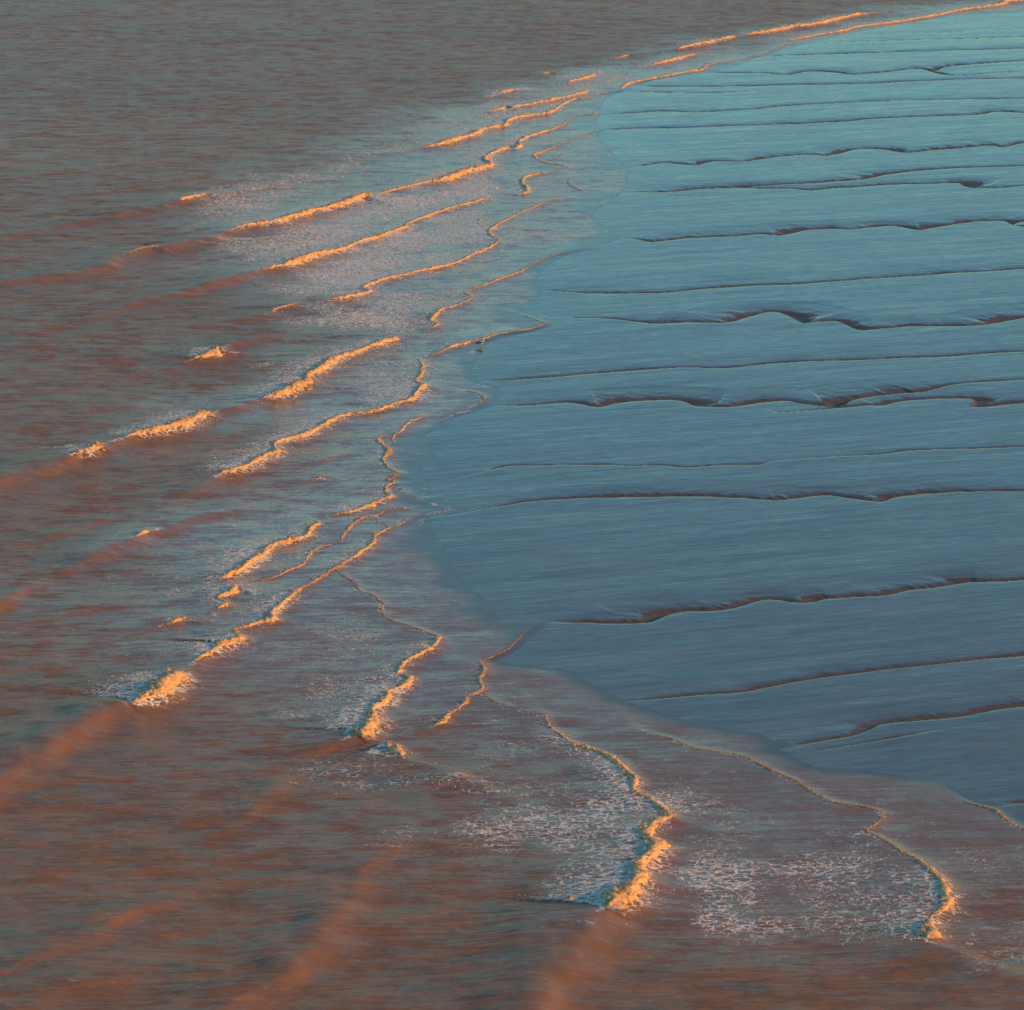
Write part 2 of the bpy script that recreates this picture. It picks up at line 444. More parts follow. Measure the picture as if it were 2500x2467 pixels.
# waves: key, name, label, category, line (x,y,foam thickness,swell height m)
WAVES = [
 ('breaking_wave', 'longest far breaker, brown face at left edge rising into thick orange foam roll', '''
  C 0,118,0,.25 150,97,0,.32 280,80,0,.38 380,62,0,.42 430,30,0,.42 A 520,955,6,.4 590,942,7,.4 605,945,0,.4 760,912,0,.42 825,893,0,.42
  K 0,985,13,.4 100,970,17,.35 200,945,20,.3 300,915,20,.25 400,890,18,.22 480,860,20,.2 520,848,24,.2 545,862,9,.1'''),
 ('breaking_wave', 'pale broken foam becoming an orange hooked bore, right of the longest far breaker', '''
  K 550,845,5,.1 620,825,8,.1 700,805,9,.1 780,787,11,.12 800,785,16,.15 860,775,19,.18 930,750,18,.18 1000,730,16,.15 1045,715,14,.12 1025,690,12,.1
  1070,655,11,.1 1130,640,11,.1 1160,640,10,.08 1170,615,10,.08 1210,590,9,.06 1310,560,7,.05 1370,530,5,.04 1380,515,5,.03 1450,495,4,.02 1550,490,2,.01'''),
 ('breaking_wave', 'low brown swell with a short white foam cap, farthest left of the breakers', '''
  A 0,905,0,.12 250,850,0,.2 400,825,0,.28 560,797,0,.35 660,772,0,.38 685,765,9,.35 720,757,11,.32 775,745,8,.3 830,745,0,.3 950,715,0,.2 1050,692,0,.15 1130,685,0,.05'''),
 ('breaking_wave', 'straight orange bore crossing white foam field just below the longest far breaker', '''
  C 150,300,0,.08 280,262,0,.15 400,225,0,.24 520,190,0,.28 640,165,0,.32 770,130,0,.36 870,105,0,.38 955,78,0,.38
  L 0,548,22,.35 60,520,26,.3 130,495,24,.25 220,480,20,.22 300,460,18,.2 400,415,16,.16 500,385,14,.14 590,355,14,.12 650,315,12,.1 760,270,11,.08 880,235,11,.07 1000,200,11,.06 1065,187,6,.04'''),
 ('breaking_wave', 'orange bore ending in a small S bend beside the flat, between two foam fields', '''
  L 215,722,8,.12 300,710,16,.14 380,695,16,.14 430,680,14,.12 400,665,12,.1 430,640,12,.1 520,610,14,.1 620,590,13,.1 700,570,13,.09 800,548,13,.09 880,525,12,.08
  980,480,11,.07 1070,440,10,.06 1100,415,8,.05 1105,395,7,.05 1065,385,8,.05 1060,355,10,.05 1100,325,10,.05 1180,285,9,.05 1260,245,8,.04 1340,210,7,.03 1420,195,5,.02 1560,190,2,.01'''),
 ('breaking_wave', 'far orange bore with forked right end meeting a mud channel, above the hooked bore', '''
  A 1500,580,2,.12 1600,560,4,.14 K 830,625,13,.15 900,605,15,.15 960,590,15,.14 1010,565,13,.12 1080,548,11,.1 1105,545,10,.1 1130,520,12,.1 1200,503,12,.08 1290,490,10,.06 1340,465,9,.05 1400,430,7,.04 1450,425,5,.03 1530,400,5,.03 1580,395,2,.02'''),
 ('breaking_wave', 'thin far foam line running parallel just above the forked far bore', '''
  K 1040,486,4,.1 1120,466,12,.12 1140,470,5,.1 1150,465,10,.1 1220,452,8,.1 1300,437,10,.1 1390,418,10,.1 1470,395,11,.08 1480,392,2,.02'''),
 ('breaking_wave', 'single short orange foam cap alone in teal water near the far surf edge', 'K 1085,407,5,.1 1120,396,14,.14 1148,393,8,.08'),
 ('breaking_wave', 'short slanted orange foam bar, right of the single far foam cap', 'K 1380,360,3,.05 1395,355,10,.1 1440,342,10,.1 1490,326,11,.08 1498,322,3,.02'),
 ('breaking_wave', 'tiny foam speck, topmost small cap above the short slanted foam bar', 'K 1265,322,4,.06 1290,317,9,.1 1308,316,6,.05 1350,318,3,.05'),
 ('breaking_wave', 'long bright orange breaker in upper right, farthest wave before open sea', '''
  B 300,240,0,.06 390,225,3,.12 415,218,6,.15 440,213,4,.15 460,213,0,.16 540,200,0,.18 618,190,0,.2 628,188,7,.2 680,177,10,.2 740,165,10,.2 770,157,7,.16 840,143,8,.14 850,141,0,.1
  880,136,0,.12 892,133,8,.15 960,125,10,.16 1060,108,11,.16 1150,95,11,.15 1220,78,10,.14 1300,60,11,.12 1340,55,4,.08 1440,45,2,.04'''),
 ('breaking_wave', 'short orange bar under the left part of the upper right breaker', 'B 525,248,4,.06 545,244,9,.1 600,232,9,.1 660,215,8,.08 705,207,3,.03'),
 ('shore_wash', 'long thin foam edge hugging the far mudflat, ending at the top right corner', '''
  B 1000,160,4,.03 1070,150,5,.04 1150,135,6,.05 1240,120,7,.06 1300,105,6,.06 1400,92,6,.06 1500,78,7,.06 1600,60,6,.06 1700,40,7,.06 1790,28,8,.06 1845,18,9,.06 1850,12,9,.06 1925,3,10,.06 2000,-8,8,.05'''),
 ('shore_wash', 'pale foam edge lying under the short orange bar, reaching the far mudflat', '''
  B 405,345,4,.02 430,322,8,.04 500,305,6,.04 600,285,6,.04 660,275,6,.04 715,266,7,.04 735,248,4,.03 850,228,3,.02 940,210,3,.02 1000,185,3,.02 1080,160,3,.02'''),
 ('shore_wash', 'thin orange loop of wash right of the hooked bore, open to the right', '''
  K 1175,835,9,.05 1207,828,11,.05 1188,800,10,.05 1190,772,10,.05 1235,752,7,.04 1300,745,5,.03 1370,735,2,.01'''),
 ('shore_wash', 'zigzag hairline of foam on thin wash, above the open orange loop', '''
  K 1540,552,1,.01 1460,580,4,.02 1400,600,4,.02 1340,625,5,.03 1270,655,7,.03 1230,675,7,.03 1275,700,7,.03 1360,715,5,.02 1385,725,2,.01'''),
 ('shore_wash', 'short pale squiggle of foam at the mud edge right of the open orange loop', 'L 1500,60,2,.01 1470,90,4,.01 1490,120,5,.02 1555,150,6,.02 1570,152,2,.01'),
 ('breaking_wave', 'orange bore edge with stepped kink narrowing into a thin far tongue', '''
  L 742,872,7,.06 782,850,13,.08 755,835,15,.08 770,805,15,.08 800,775,11,.07 870,755,9,.06 940,725,9,.06 965,705,9,.05 930,685,8,.05 990,655,9,.05 1060,630,9,.05 1140,600,10,.05 1240,560,7,.04 1300,520,6,.04 1380,485,6,.03 1480,460,4,.02 1600,448,2,.01'''),
 ('breaking_wave', 'lone orange foam cap on a brown swell, mid left', '''
  C 640,435,0,.06 710,412,0,.2 735,408,8,.3 790,395,20,.35 825,374,20,.35 838,382,8,.3 850,360,0,.3 920,340,0,.24 1000,318,0,.18 1060,305,0,.05'''),
 ('breaking_wave', 'pale low foam cap with short brown face, left of the S bend bore', 'C 950,250,0,.05 1000,235,0,.15 1035,215,7,.2 1080,202,6,.16 1140,190,3,.1'),
 ('breaking_wave', 'broad breaker in three foam pieces stretching from left edge to centre', '''
  C -60,890,0,.35 0,872,0,.4 100,842,0,.45 200,802,0,.5 262,780,0,.5 275,775,10,.5 330,766,20,.45 372,748,24,.42 382,752,5,.4 392,737,0,.4 465,712,0,.42 478,708,12,.42 530,695,18,.38 620,675,22,.34 700,652,24,.32 770,618,22,.3 800,625,9,.28
  802,612,0,.3 860,595,0,.3 980,560,0,.3 M 345,388,12,.3 420,372,34,.3 500,345,34,.28 550,315,34,.25 590,280,30,.22 590,258,26,.2 660,215,26,.18 730,170,28,.16 760,150,22,.14 850,120,20,.12 940,85,20,.11 1040,50,20,.1 1130,28,22,.1 1138,24,0,.1 1200,18,0,.08 1330,0,0,.03'''),
 ('breaking_wave', 'orange breaker with a notch at its middle curling into shore edge below the gull', '''
  M -160,985,0,.1 -80,930,0,.2 0,885,0,.3 80,845,0,.32 105,835,20,.32 170,820,26,.3 240,795,26,.26 310,755,26,.24 380,715,28,.22 415,705,20,.2 405,665,18,.18 440,645,18,.16 500,625,22,.16 600,590,22,.15 680,550,22,.14 740,515,20,.13 830,480,20,.12
  870,470,12,.11 960,460,16,.1 1060,435,16,.1 1120,410,16,.1 1200,390,22,.09 1240,360,20,.08 1260,315,20,.08 1280,300,16,.07 1240,280,14,.06 1270,235,14,.06 1280,190,14,.05 1255,145,14,.04 1250,138,4,.02'''),
 ('shore_wash', 'thin orange wash edge passing just behind the gull', '''
  M 1262,136,4,.03 1380,105,10,.05 1460,70,14,.05 1560,40,12,.05 1640,24,10,.05 L 1080,905,10,.05 1180,885,9,.05 1270,870,8,.04 1345,840,6,.03 1310,825,5,.02 1200,785,4,.02 1150,772,2,.01'''),
 ('shore_wash', 'curved thin wash edge below the notched breaker, touching blue mud at centre', 'M 1282,485,10,.04 1215,510,13,.05 1180,535,15,.05 1150,570,13,.05 1110,600,10,.04 1100,640,8,.03 1085,655,3,.01'),
 ('breaking_wave', 'wriggling orange foam edge at centre, zigzagging down to a thicker foam bar', '''
  M 1112,598,5,.03 1040,605,10,.05 1015,625,16,.06 1050,655,14,.06 1075,690,14,.06 1045,735,14,.06 1080,790,12,.06 1135,820,12,.06 1100,845,8,.05 1070,860,12,.06 1110,880,14,.06 1065,895,16,.07 1060,930,14,.08 1085,960,16,.08 1000,1000,18,.1 940,1030,22,.12 880,1050,18,.12 780,1062,10,.1 680,1085,0,.08'''),
 ('shore_wash', 'faint brown wash loop at the mud edge right of the wriggling foam edge', 'M 1290,482,2,.01 1500,462,3,.02 1580,420,4,.02 1638,388,7,.03 1608,345,9,.03 1500,325,4,.02 1430,318,3,.01'),
 ('shore_wash', 'small curved ripple with orange tip under the wriggling foam edge', 'M 1120,895,4,.02 1135,905,8,.03 1190,930,5,.03 1245,972,13,.04 1262,965,3,.01'),
 ('breaking_wave', 'tiny orange fleck of breaking foam in grey water at left of the wriggling edge', 'M 640,860,3,.06 660,855,14,.1 690,847,18,.1 705,855,5,.05'),
 ('breaking_wave', 'short ragged ripple with brown crest, above the tiny orange fleck', 'M 690,742,8,.08 725,728,6,.08 800,715,2,.06 900,700,2,.05 1010,678,0,.02'),
 ('breaking_wave', 'thick slanted orange foam bar with foam fan behind, left of the twin thin wash lines', '''
  N 95,528,6,.1 120,515,30,.2 200,490,32,.2 260,440,28,.18 330,380,28,.16 400,345,26,.15 490,310,24,.14 580,288,24,.13 602,258,20,.12 632,220,20,.1 668,203,22,.1 640,180,14,.08 630,170,3,.05'''),
 ('shore_wash', 'upper left of the twin thin wash lines, in two curved strokes', '''
  N 220,555,6,.04 340,530,8,.05 420,510,12,.06 500,470,14,.07 545,455,14,.07 580,435,12,.07 600,400,14,.07 640,350,14,.06 720,325,12,.05 760,312,4,.04 798,303,8,.05 810,270,12,.06 850,225,13,.06 900,180,13,.06 950,155,11,.05 1000,150,11,.05 1050,125,11,.05 1100,110,8,.04 1200,100,5,.03 1330,95,2,.01'''),
 ('breaking_wave', 'small double foam tuft left of the wash lines, upper tuft larger', 'N 72,712,8,.12 78,695,26,.15 132,680,20,.12 70,648,12,.12 130,615,26,.15 190,572,30,.15 222,590,9,.1'),
 ('breaking_wave', 'isolated round foam tuft in foam-streaked water, left of the big slanting breaker', 'E 590,462,0,.08 625,448,6,.15 660,440,14,.18 690,430,18,.16 712,433,5,.1'),
 ('breaking_wave', 'tallest breaker in lower left, smooth dark face rising to a shaggy foam crest', '''
  G -160,230,0,.3 -60,150,0,.45 0,100,0,.5 E 90,975,0,.55 150,935,0,.6 250,872,0,.62 340,822,0,.62 430,778,0,.6 480,768,3,.6 510,762,18,.58 570,735,40,.5 630,692,42,.45 672,655,34,.4 690,660,8,.35
  695,640,0,.35 725,608,0,.32 740,592,9,.3 800,560,18,.28 850,530,22,.25 N 100,940,26,.22 180,895,32,.2 218,880,20,.18 165,840,12,.15 190,825,14,.15 260,805,18,.14 330,785,18,.14 400,768,28,.14 382,740,22,.13 430,700,20,.12 480,650,20,.12 530,605,20,.11 580,575,12,.1 650,540,12,.09 740,475,14,.09
  780,455,14,.09 850,410,18,.09 960,340,20,.08 1000,290,16,.07 1000,270,14,.07 1060,235,12,.06 1080,222,10,.05 1130,200,7,.04 1200,165,6,.03 1320,130,2,.01'''),
 ('shore_wash', 'hair-thin connecting wisp of foam between the twin thin wash lines', 'N 1010,157,6,.02 1015,190,6,.02 1050,200,5,.02 1078,218,5,.02'),
 ('breaking_wave', 'wavering foam edge from centre down to ragged orange crest in the lower middle', '''
  N 765,467,8,.05 800,495,7,.05 880,550,8,.05 910,595,10,.05 980,620,8,.05 1050,670,8,.05 1040,690,8,.05 1050,735,8,.05 1070,760,8,.06 1180,795,8,.06 1290,835,10,.07 1365,868,9,.08
  Z 1150,390,40,.1 1100,460,42,.1 980,530,36,.1 830,590,30,.1 815,620,44,.12 760,680,44,.14 740,745,44,.14 730,758,10,.12 820,775,40,.14 850,800,44,.15 810,870,44,.16 740,905,36,.16 660,930,40,.16 610,960,50,.18 590,1070,64,.22 500,1110,50,.22 470,1170,50,.24 460,1260,64,.28 420,1330,84,.32 370,1400,90,.34 290,1410,50,.34 200,1440,0,.3 100,1480,0,.15'''),
 ('breaking_wave', 'stubby orange foam tuft with dark hollow behind and a low ridge trailing right', '''
  Z 1560,1890,10,.1 1430,1840,34,.16 1390,1850,10,.16 1250,1775,0,.16 1080,1725,0,.16 960,1690,0,.18 800,1650,6,.2 740,1610,66,.26 680,1560,80,.26 600,1500,40,.24 570,1490,0,.2 450,1500,0,.12'''),
 ('shore_wash', 'orange hook of wash with a thick lower tip, right of the ragged lower middle crest', '''
  O 290,38,2,.01 240,70,5,.02 190,120,5,.03 95,165,7,.04 Z 1600,612,22,.05 1652,700,28,.06 1600,800,28,.06 1612,900,28,.07 1480,970,26,.07 1450,1040,28,.07 1380,1090,26,.07 1270,1155,28,.08 1225,1200,44,.1 1190,1255,44,.1 1120,1285,16,.08 1040,1320,4,.05'''),
 ('shore_wash', 'low dark ridge joining the orange hook to the large foreground foam crest', 'O 102,268,3,.04 150,300,4,.06 220,325,4,.06 285,345,4,.05 312,347,3,.03'),
 ('breaking_wave', 'large foreground crest, shaggy orange foam running into smooth brown face at bottom centre', '''
  O 315,348,6,.06 330,385,10,.08 420,450,12,.1 H 350,0,13,.12 400,40,16,.14 450,95,16,.15 460,140,14,.16 520,180,15,.18 588,235,15,.2 540,258,18,.22 490,310,24,.26 515,365,32,.3 500,405,32,.34 470,435,26,.38 480,480,34,.38 440,540,48,.4 385,588,44,.44 355,600,6,.48
  330,612,0,.5 270,690,0,.54 220,760,0,.54 160,850,0,.5 90,960,0,.46 30,1060,0,.42'''),
 ('breaking_wave', 'bowed orange foam front in lower right ending in a small detached foam knot', '''
  O 560,320,1,.01 600,370,3,.02 650,400,3,.03 740,425,6,.04 830,460,6,.05 980,485,5,.05 1070,530,7,.06 1160,570,7,.06 1260,630,8,.07 1350,650,8,.08 1440,670,6,.08 1450,695,6,.08 1400,735,7,.09
  H 1360,298,7,.1 1430,340,10,.12 1520,400,13,.14 1590,455,16,.16 1628,510,19,.18 1632,570,19,.2 1590,610,11,.22 1570,632,9,.26 1556,662,26,.3 1550,690,40,.32 1558,708,8,.3 1580,722,0,.3 1650,752,0,.28 1760,790,0,.24 1900,830,0,.2 2050,860,0,.15'''),
 ('shore_wash', 'thin orange wash edge running off the right frame edge at the lower mudflat', 'O 1640,582,2,.01 1740,640,5,.03 1820,660,9,.04 1870,700,8,.04 1932,730,7,.04 2020,765,5,.03'),
 ('breaking_wave', 'brown swell with a tiny foam lick, left of the thick slanted foam bar', '''
  E 250,245,0,.05 300,220,0,.25 350,195,0,.35 430,155,0,.4 490,135,0,.4 502,131,5,.4 540,115,14,.36 570,107,12,.34 578,104,0,.34 680,60,0,.28 760,40,0,.2 900,10,0,.08'''),
 ('swell', 'smooth brown swell above the swell with the tiny foam lick', 'E 90,150,0,.04 140,130,0,.2 230,100,0,.3 330,70,0,.3 450,40,0,.24 560,15,0,.15 M -60,1075,0,.12 50,1040,0,.16 150,1010,0,.18 240,966,0,.18 275,966,0,.04'),
 ('swell', 'short orange lit swell cut by the left frame edge', 'E -60,410,0,.3 0,370,0,.4 60,330,0,.4 120,292,0,.35 160,280,0,.05'),
 ('swell', 'low brown swell hump left of the isolated round foam tuft', 'E 200,420,0,.03 270,405,0,.16 350,385,0,.18 440,375,0,.1 500,370,0,.02'),
 ('swell', 'small orange lit swell below the stubby foam tuft at left', 'G 820,290,0,.05 900,250,0,.2 950,200,0,.3 1010,130,0,.32 1070,90,0,.25 1110,70,0,.03'),
 ('swell', 'wide orange swell rising diagonally from the bottom edge, left of foreground crest', 'G 760,1000,0,.4 900,925,0,.46 1050,845,0,.5 1160,740,0,.52 1230,640,0,.5 1300,570,0,.45 1340,470,0,.38 1420,380,0,.25 1490,330,0,.05'),
 ('swell', 'broad low orange swell in the lower left corner', 'G -100,860,0,.1 100,760,0,.25 300,690,0,.32 480,590,0,.34 600,560,0,.28 720,500,0,.05'),
 ('swell', 'orange swell entering along the bottom edge at left', 'G -80,1010,0,.2 60,960,0,.3 200,890,0,.3 400,850,0,.28 560,800,0,.05'),
]

# mud channels: near lip line; x,y,width(m),depth(m)
CHANNELS = [
 'B 1270,138,.1,.01 1400,134,.5,.06 1600,125,.5,.06 1932,112,.5,.06 2060,108,.5,.06',
 'B 1160,163,.1,.01 1300,158,.6,.09 1500,152,.6,.09 1932,140,.6,.1 2060,136,.6,.1',
 'B 940,212,.2,.02 1200,205,1,.18 1500,195,1,.2 1932,183,1,.2 2060,180,1,.2',
 'B 780,276,.2,.02 850,276,1,.18 950,277,1.4,.25 1040,283,1.2,.2 1120,270,1.4,.22 1200,272,1.6,.25 1270,280,1.6,.25 1340,278,1.2,.2 1450,268,1.2,.22 1530,260,1.8,.3 1600,266,2,.3 1650,251,1.4,.22 1780,240,1.2,.22 1932,230,1.2,.22 2060,226,1.2,.2',
 'B 1570,268,.5,.05 1620,280,1.4,.2 1700,285,1,.12 1900,272,.6,.06',
 'B 500,327,.2,.02 700,328,.9,.2 900,325,1,.25 1100,320,1,.25 1300,317,1,.25 1500,308,1,.25 1700,300,1,.25 1932,295,1,.25 2060,292,1,.25',
 'B 430,345,.2,.02 600,350,.7,.12 750,352,.7,.12 950,345,.3,.02',
 'B 360,432,.2,.02 470,427,.8,.15 560,420,1,.2 700,423,1,.18 900,413,.9,.18 1000,403,1,.18 1150,393,.8,.15 1400,382,.8,.15 1650,375,.8,.15 1932,373,.8,.15 2060,370,.8,.14',
 'B 380,490,.2,.02 480,485,.9,.2 650,483,1,.22 850,475,1,.2 1050,468,1.3,.25 1270,458,1.4,.26 1350,450,1.1,.2 1550,440,1.1,.2 1760,432,1.4,.25 1830,422,1.6,.28 1932,425,1.4,.25 2060,420,1.4,.25',
 'B 430,637,.2,.02 560,617,.9,.14 640,620,1.2,.2 700,622,1.5,.25 760,609,1.4,.22 880,610,1.3,.22 940,600,1.8,.3 1100,585,1.5,.26 1180,587,1.7,.28 1250,577,1.6,.26 1310,563,1.6,.25 1400,565,1.8,.26 1480,575,1.7,.26 1600,567,1.6,.26 1800,550,1.8,.3 1850,555,1.5,.26 1932,540,1.5,.26 2060,530,1.5,.26',
 'B 430,728,.2,.02 600,725,.9,.14 700,715,1.3,.25 850,708,1.4,.28 1000,697,1.5,.3 1200,687,1.5,.28 1350,674,1.7,.32 1430,657,1.7,.3 1600,640,1.4,.25 1800,630,1.2,.22 1932,627,1.2,.22 2060,622,1.2,.2',
 'B 590,740,.2,.02 680,742,.4,.07 760,743,.2,.02',
 'B 880,709,.4,.04 960,712,1.2,.2 1050,712,1.4,.24 1130,720,1.6,.26 1230,710,1.3,.22 1390,699,1.2,.2 1550,695,1.2,.2 1640,692,1.4,.24 1690,693,1.8,.32 1720,708,1.9,.3 1850,709,1.2,.18 1932,702,1.1,.18 2060,700,1,.18',
 'B 380,903,.2,.02 470,904,.7,.12 530,915,1.2,.22 600,906,1.5,.28 700,897,1.5,.28 860,890,1.6,.3 930,882,1.6,.3 1020,889,1.8,.32 1100,870,1.8,.3 1200,865,1.8,.3 1300,866,1.8,.3 1400,852,1.8,.28 1460,854,1.9,.3 1540,868,2.1,.32 1600,858,2,.32 1700,841,1.8,.3 1800,832,1.8,.3 1860,835,1.9,.3 1890,850,2.1,.3 1932,838,1.7,.3 2060,830,1.7,.3',
 'D 150,140,.1,.01 230,145,.5,.08 300,148,.9,.14 450,150,1,.16 600,146,1.1,.2 750,131,1.1,.2 900,121,1.1,.22 1080,113,1.1,.22 1300,98,1.1,.22 1500,83,1.1,.22 1700,71,1,.2 1932,56,1,.2 2060,48,1,.2',
 'D 280,243,.1,.01 360,246,.7,.1 440,254,1.4,.24 540,263,1.6,.28 650,260,1.6,.28 750,260,1.6,.28 830,254,1.8,.32 900,236,2,.34 980,219,2,.34 1030,228,2.1,.34 1060,242,2.2,.34 1095,260,2.2,.34 1150,255,1.6,.26 1220,252,1.5,.24 1260,268,1.9,.3 1310,288,2,.32 1400,281,1.7,.28 1500,272,1.5,.26 1600,270,1.5,.26 1750,270,1.5,.28 1850,257,1.7,.3 1932,242,1.7,.3 2060,225,1.7,.3',
 'D -60,480,.3,.04 0,476,.6,.12 150,466,.7,.15 300,451,.7,.15 500,438,.7,.15 650,429,.7,.15 800,431,.7,.14 1000,413,.7,.14 1150,404,.7,.14 1350,399,.7,.14 1500,391,.7,.14 1650,386,.7,.14 1800,374,.7,.14 1932,368,.7,.14 2060,362,.7,.14',
 'D 0,572,.3,.04 80,571,.8,.12 200,561,1.2,.2 270,571,1.5,.24 330,580,1.6,.26 400,566,1.8,.3 500,553,1.8,.3 600,549,1.9,.3 650,555,2,.32 690,573,2,.32 770,576,1.6,.26 850,574,1.5,.24 950,560,1.7,.26 1040,552,1.7,.26 1100,566,1.8,.28 1180,578,1.8,.28 1240,577,2,.3 1300,550,2,.32 1400,533,1.7,.28 1530,522,1.5,.24 1590,510,1.2,.18 1700,490,.7,.1 1932,475,.6,.1 2060,470,.6,.1',
 'D 1270,578,.4,.04 1340,572,1,.16 1400,572,1.4,.24 1470,556,1.6,.26 1560,549,1.3,.2 1650,547,1.2,.18 1740,551,1.4,.22 1720,572,1.6,.26 1780,577,1.5,.24 1932,562,1.4,.24 2060,555,1.4,.24',
 'D -40,806,.1,.01 0,800,.4,.06 150,798,.4,.06 350,796,.5,.08 450,801,.4,.06 560,798,.4,.07 650,806,.4,.06 800,798,.5,.08 930,796,.5,.08 1000,781,.3,.03 1250,764,.3,.04 1400,756,.5,.08 1500,743,.5,.07 1700,736,.5,.08 1932,729,.5,.08 2060,726,.5,.08',
 'D 0,945,.2,.03 60,936,.7,.12 200,927,1.1,.2 300,920,1.2,.22 450,917,1.3,.24 650,915,1.3,.24 800,917,1.4,.24 900,920,1.4,.24 1000,928,1.4,.24 1080,921,1.5,.26 1180,912,1.5,.26 1260,922,1.4,.22 1340,930,1.4,.22 1400,932,1.6,.26 1450,918,1.7,.28 1550,906,1.6,.26 1680,897,1.5,.26 1750,898,1.3,.22 1932,897,1.1,.2 2060,895,1.1,.2',
 'F 60,435,.2,.02 150,433,.5,.08 250,434,.8,.14 400,438,1.2,.2 520,431,1.5,.26 600,405,1.5,.28 680,391,1.5,.28 780,384,1.4,.26 860,369,1.4,.26 940,348,1.4,.26 1000,347,1.5,.26 1060,359,1.4,.22 1150,358,1.4,.24 1180,346,1.4,.24 1300,338,1.2,.2 1420,327,1.2,.22 1500,310,1.3,.24 1600,300,1.3,.24 1720,278,1.5,.28 1740,276,1.4,.24 1800,277,1.1,.18 1932,272,.9,.16 2060,262,.9,.16',
 'F 430,732,.1,.01 600,718,.5,.07 750,704,.6,.1 880,694,.7,.12 1000,671,.7,.12 1120,651,.8,.13 1300,626,.8,.14 1500,599,.8,.14 1700,578,.8,.14 1932,556,.8,.14 2060,545,.8,.14',
 'F 980,912,.1,.01 1050,905,.4,.06 1150,886,.6,.1 1280,862,.8,.13 1350,837,1,.16 1410,814,1.1,.18 1550,802,.9,.15 1700,787,.9,.15 1830,762,1,.16 1932,748,1,.16 2060,730,1,.16',
 'F 1180,915,.1,.01 1320,890,.4,.05 1450,868,.4,.04 1600,842,.2,.02',
 'H 1770,195,.1,.01 1840,185,.5,.08 1932,172,.6,.1 2060,155,.6,.1',
]

# patches of drifting lacy foam: density, outline
PATCHES = [
 (.30, 'T 640,300 900,190 1130,130 1180,140 1080,190 960,225 830,278 700,300'),
 (.62, 'T 420,450 560,425 700,385 820,350 940,300 930,340 920,375 820,405 700,440 600,480 520,492 450,478'),
 (.55, 'T 560,510 700,450 930,385 930,440 800,500 700,545 640,560 540,545'),
 (.45, 'T 560,590 700,560 860,540 880,560 810,600 800,625 680,620 580,615'),
 (.45, 'T 440,722 560,685 640,665 720,650 640,690 560,735 480,740'),
 (.42, 'T 640,690 790,670 790,740 740,765 660,750'),
 (.50, 'T 340,890 400,850 520,830 640,785 650,795 520,850 430,895'),
 (.32, 'T 180,1090 330,1060 430,1075 420,1130 300,1140 200,1115'),
 (.60, 'T 415,1080 430,1060 500,1010 590,985 590,1005 540,1040 470,1075'),
 (.36, 'T 190,1230 320,1190 440,1170 380,1230 280,1260'),
 (.35, 'T 560,900 720,880 730,940 600,990 480,1000'),
 (.52, 'T 440,1190 520,1130 540,1140 510,1180 450,1195'),
 (.30, 'T 450,1240 620,1150 780,1190 760,1260 600,1270'),
 (.60, 'T 490,1290 740,1270 760,1300 710,1340 680,1390 590,1370 520,1350'),
 (.34, 'T 380,1450 700,1410 900,1440 1100,1450 1180,1490 980,1530 700,1500'),
 (.66, 'T 760,1575 900,1540 1180,1500 1250,1545 1220,1590 1180,1620 1060,1620 880,1600'),
 (.66, 'T 1030,1685 1100,1650 1190,1640 1210,1690 1150,1715 1080,1700'),
 (.45, 'T 1250,1510 1500,1540 1630,1555 1600,1580 1400,1590 1270,1570'),
 (.66, 'T 1215,1640 1400,1610 1620,1590 1740,1650 1780,1700 1740,1750 1500,1775 1330,1740 1450,1700 1260,1665'),
 (.42, 'T 1690,1600 1931,1640 1931,1800 1830,1760 1790,1690'),
 (.28, 'T 950,1300 1030,1360 1180,1480 1000,1480 860,1420 800,1380'),
 (.25, 'T 1130,1440 1250,1450 1500,1500 1640,1545 1400,1540 1250,1520'),
 (.3, 'T 330,370 480,330 640,300 700,310 560,400 420,420'),
 (.22, 'T 1050,230 1130,290 1080,330 960,420 930,380 980,320'),
]


def orient(p):
    """near end first, so that the shoreward side lies to the right of travel"""
    g0 = ground(p[0, 0], p[0, 1])
    g1 = ground(p[-1, 0], p[-1, 1])
    return p[::-1].copy() if g1[1] < g0[1] else p


# ------------------------------------------------------------------ ground grids
def axis(parts):
    out = []
    for a, b, s in parts:
        out.append(np.arange(a, b, s))
    out.append([parts[-1][1]])
    return np.concatenate(out)


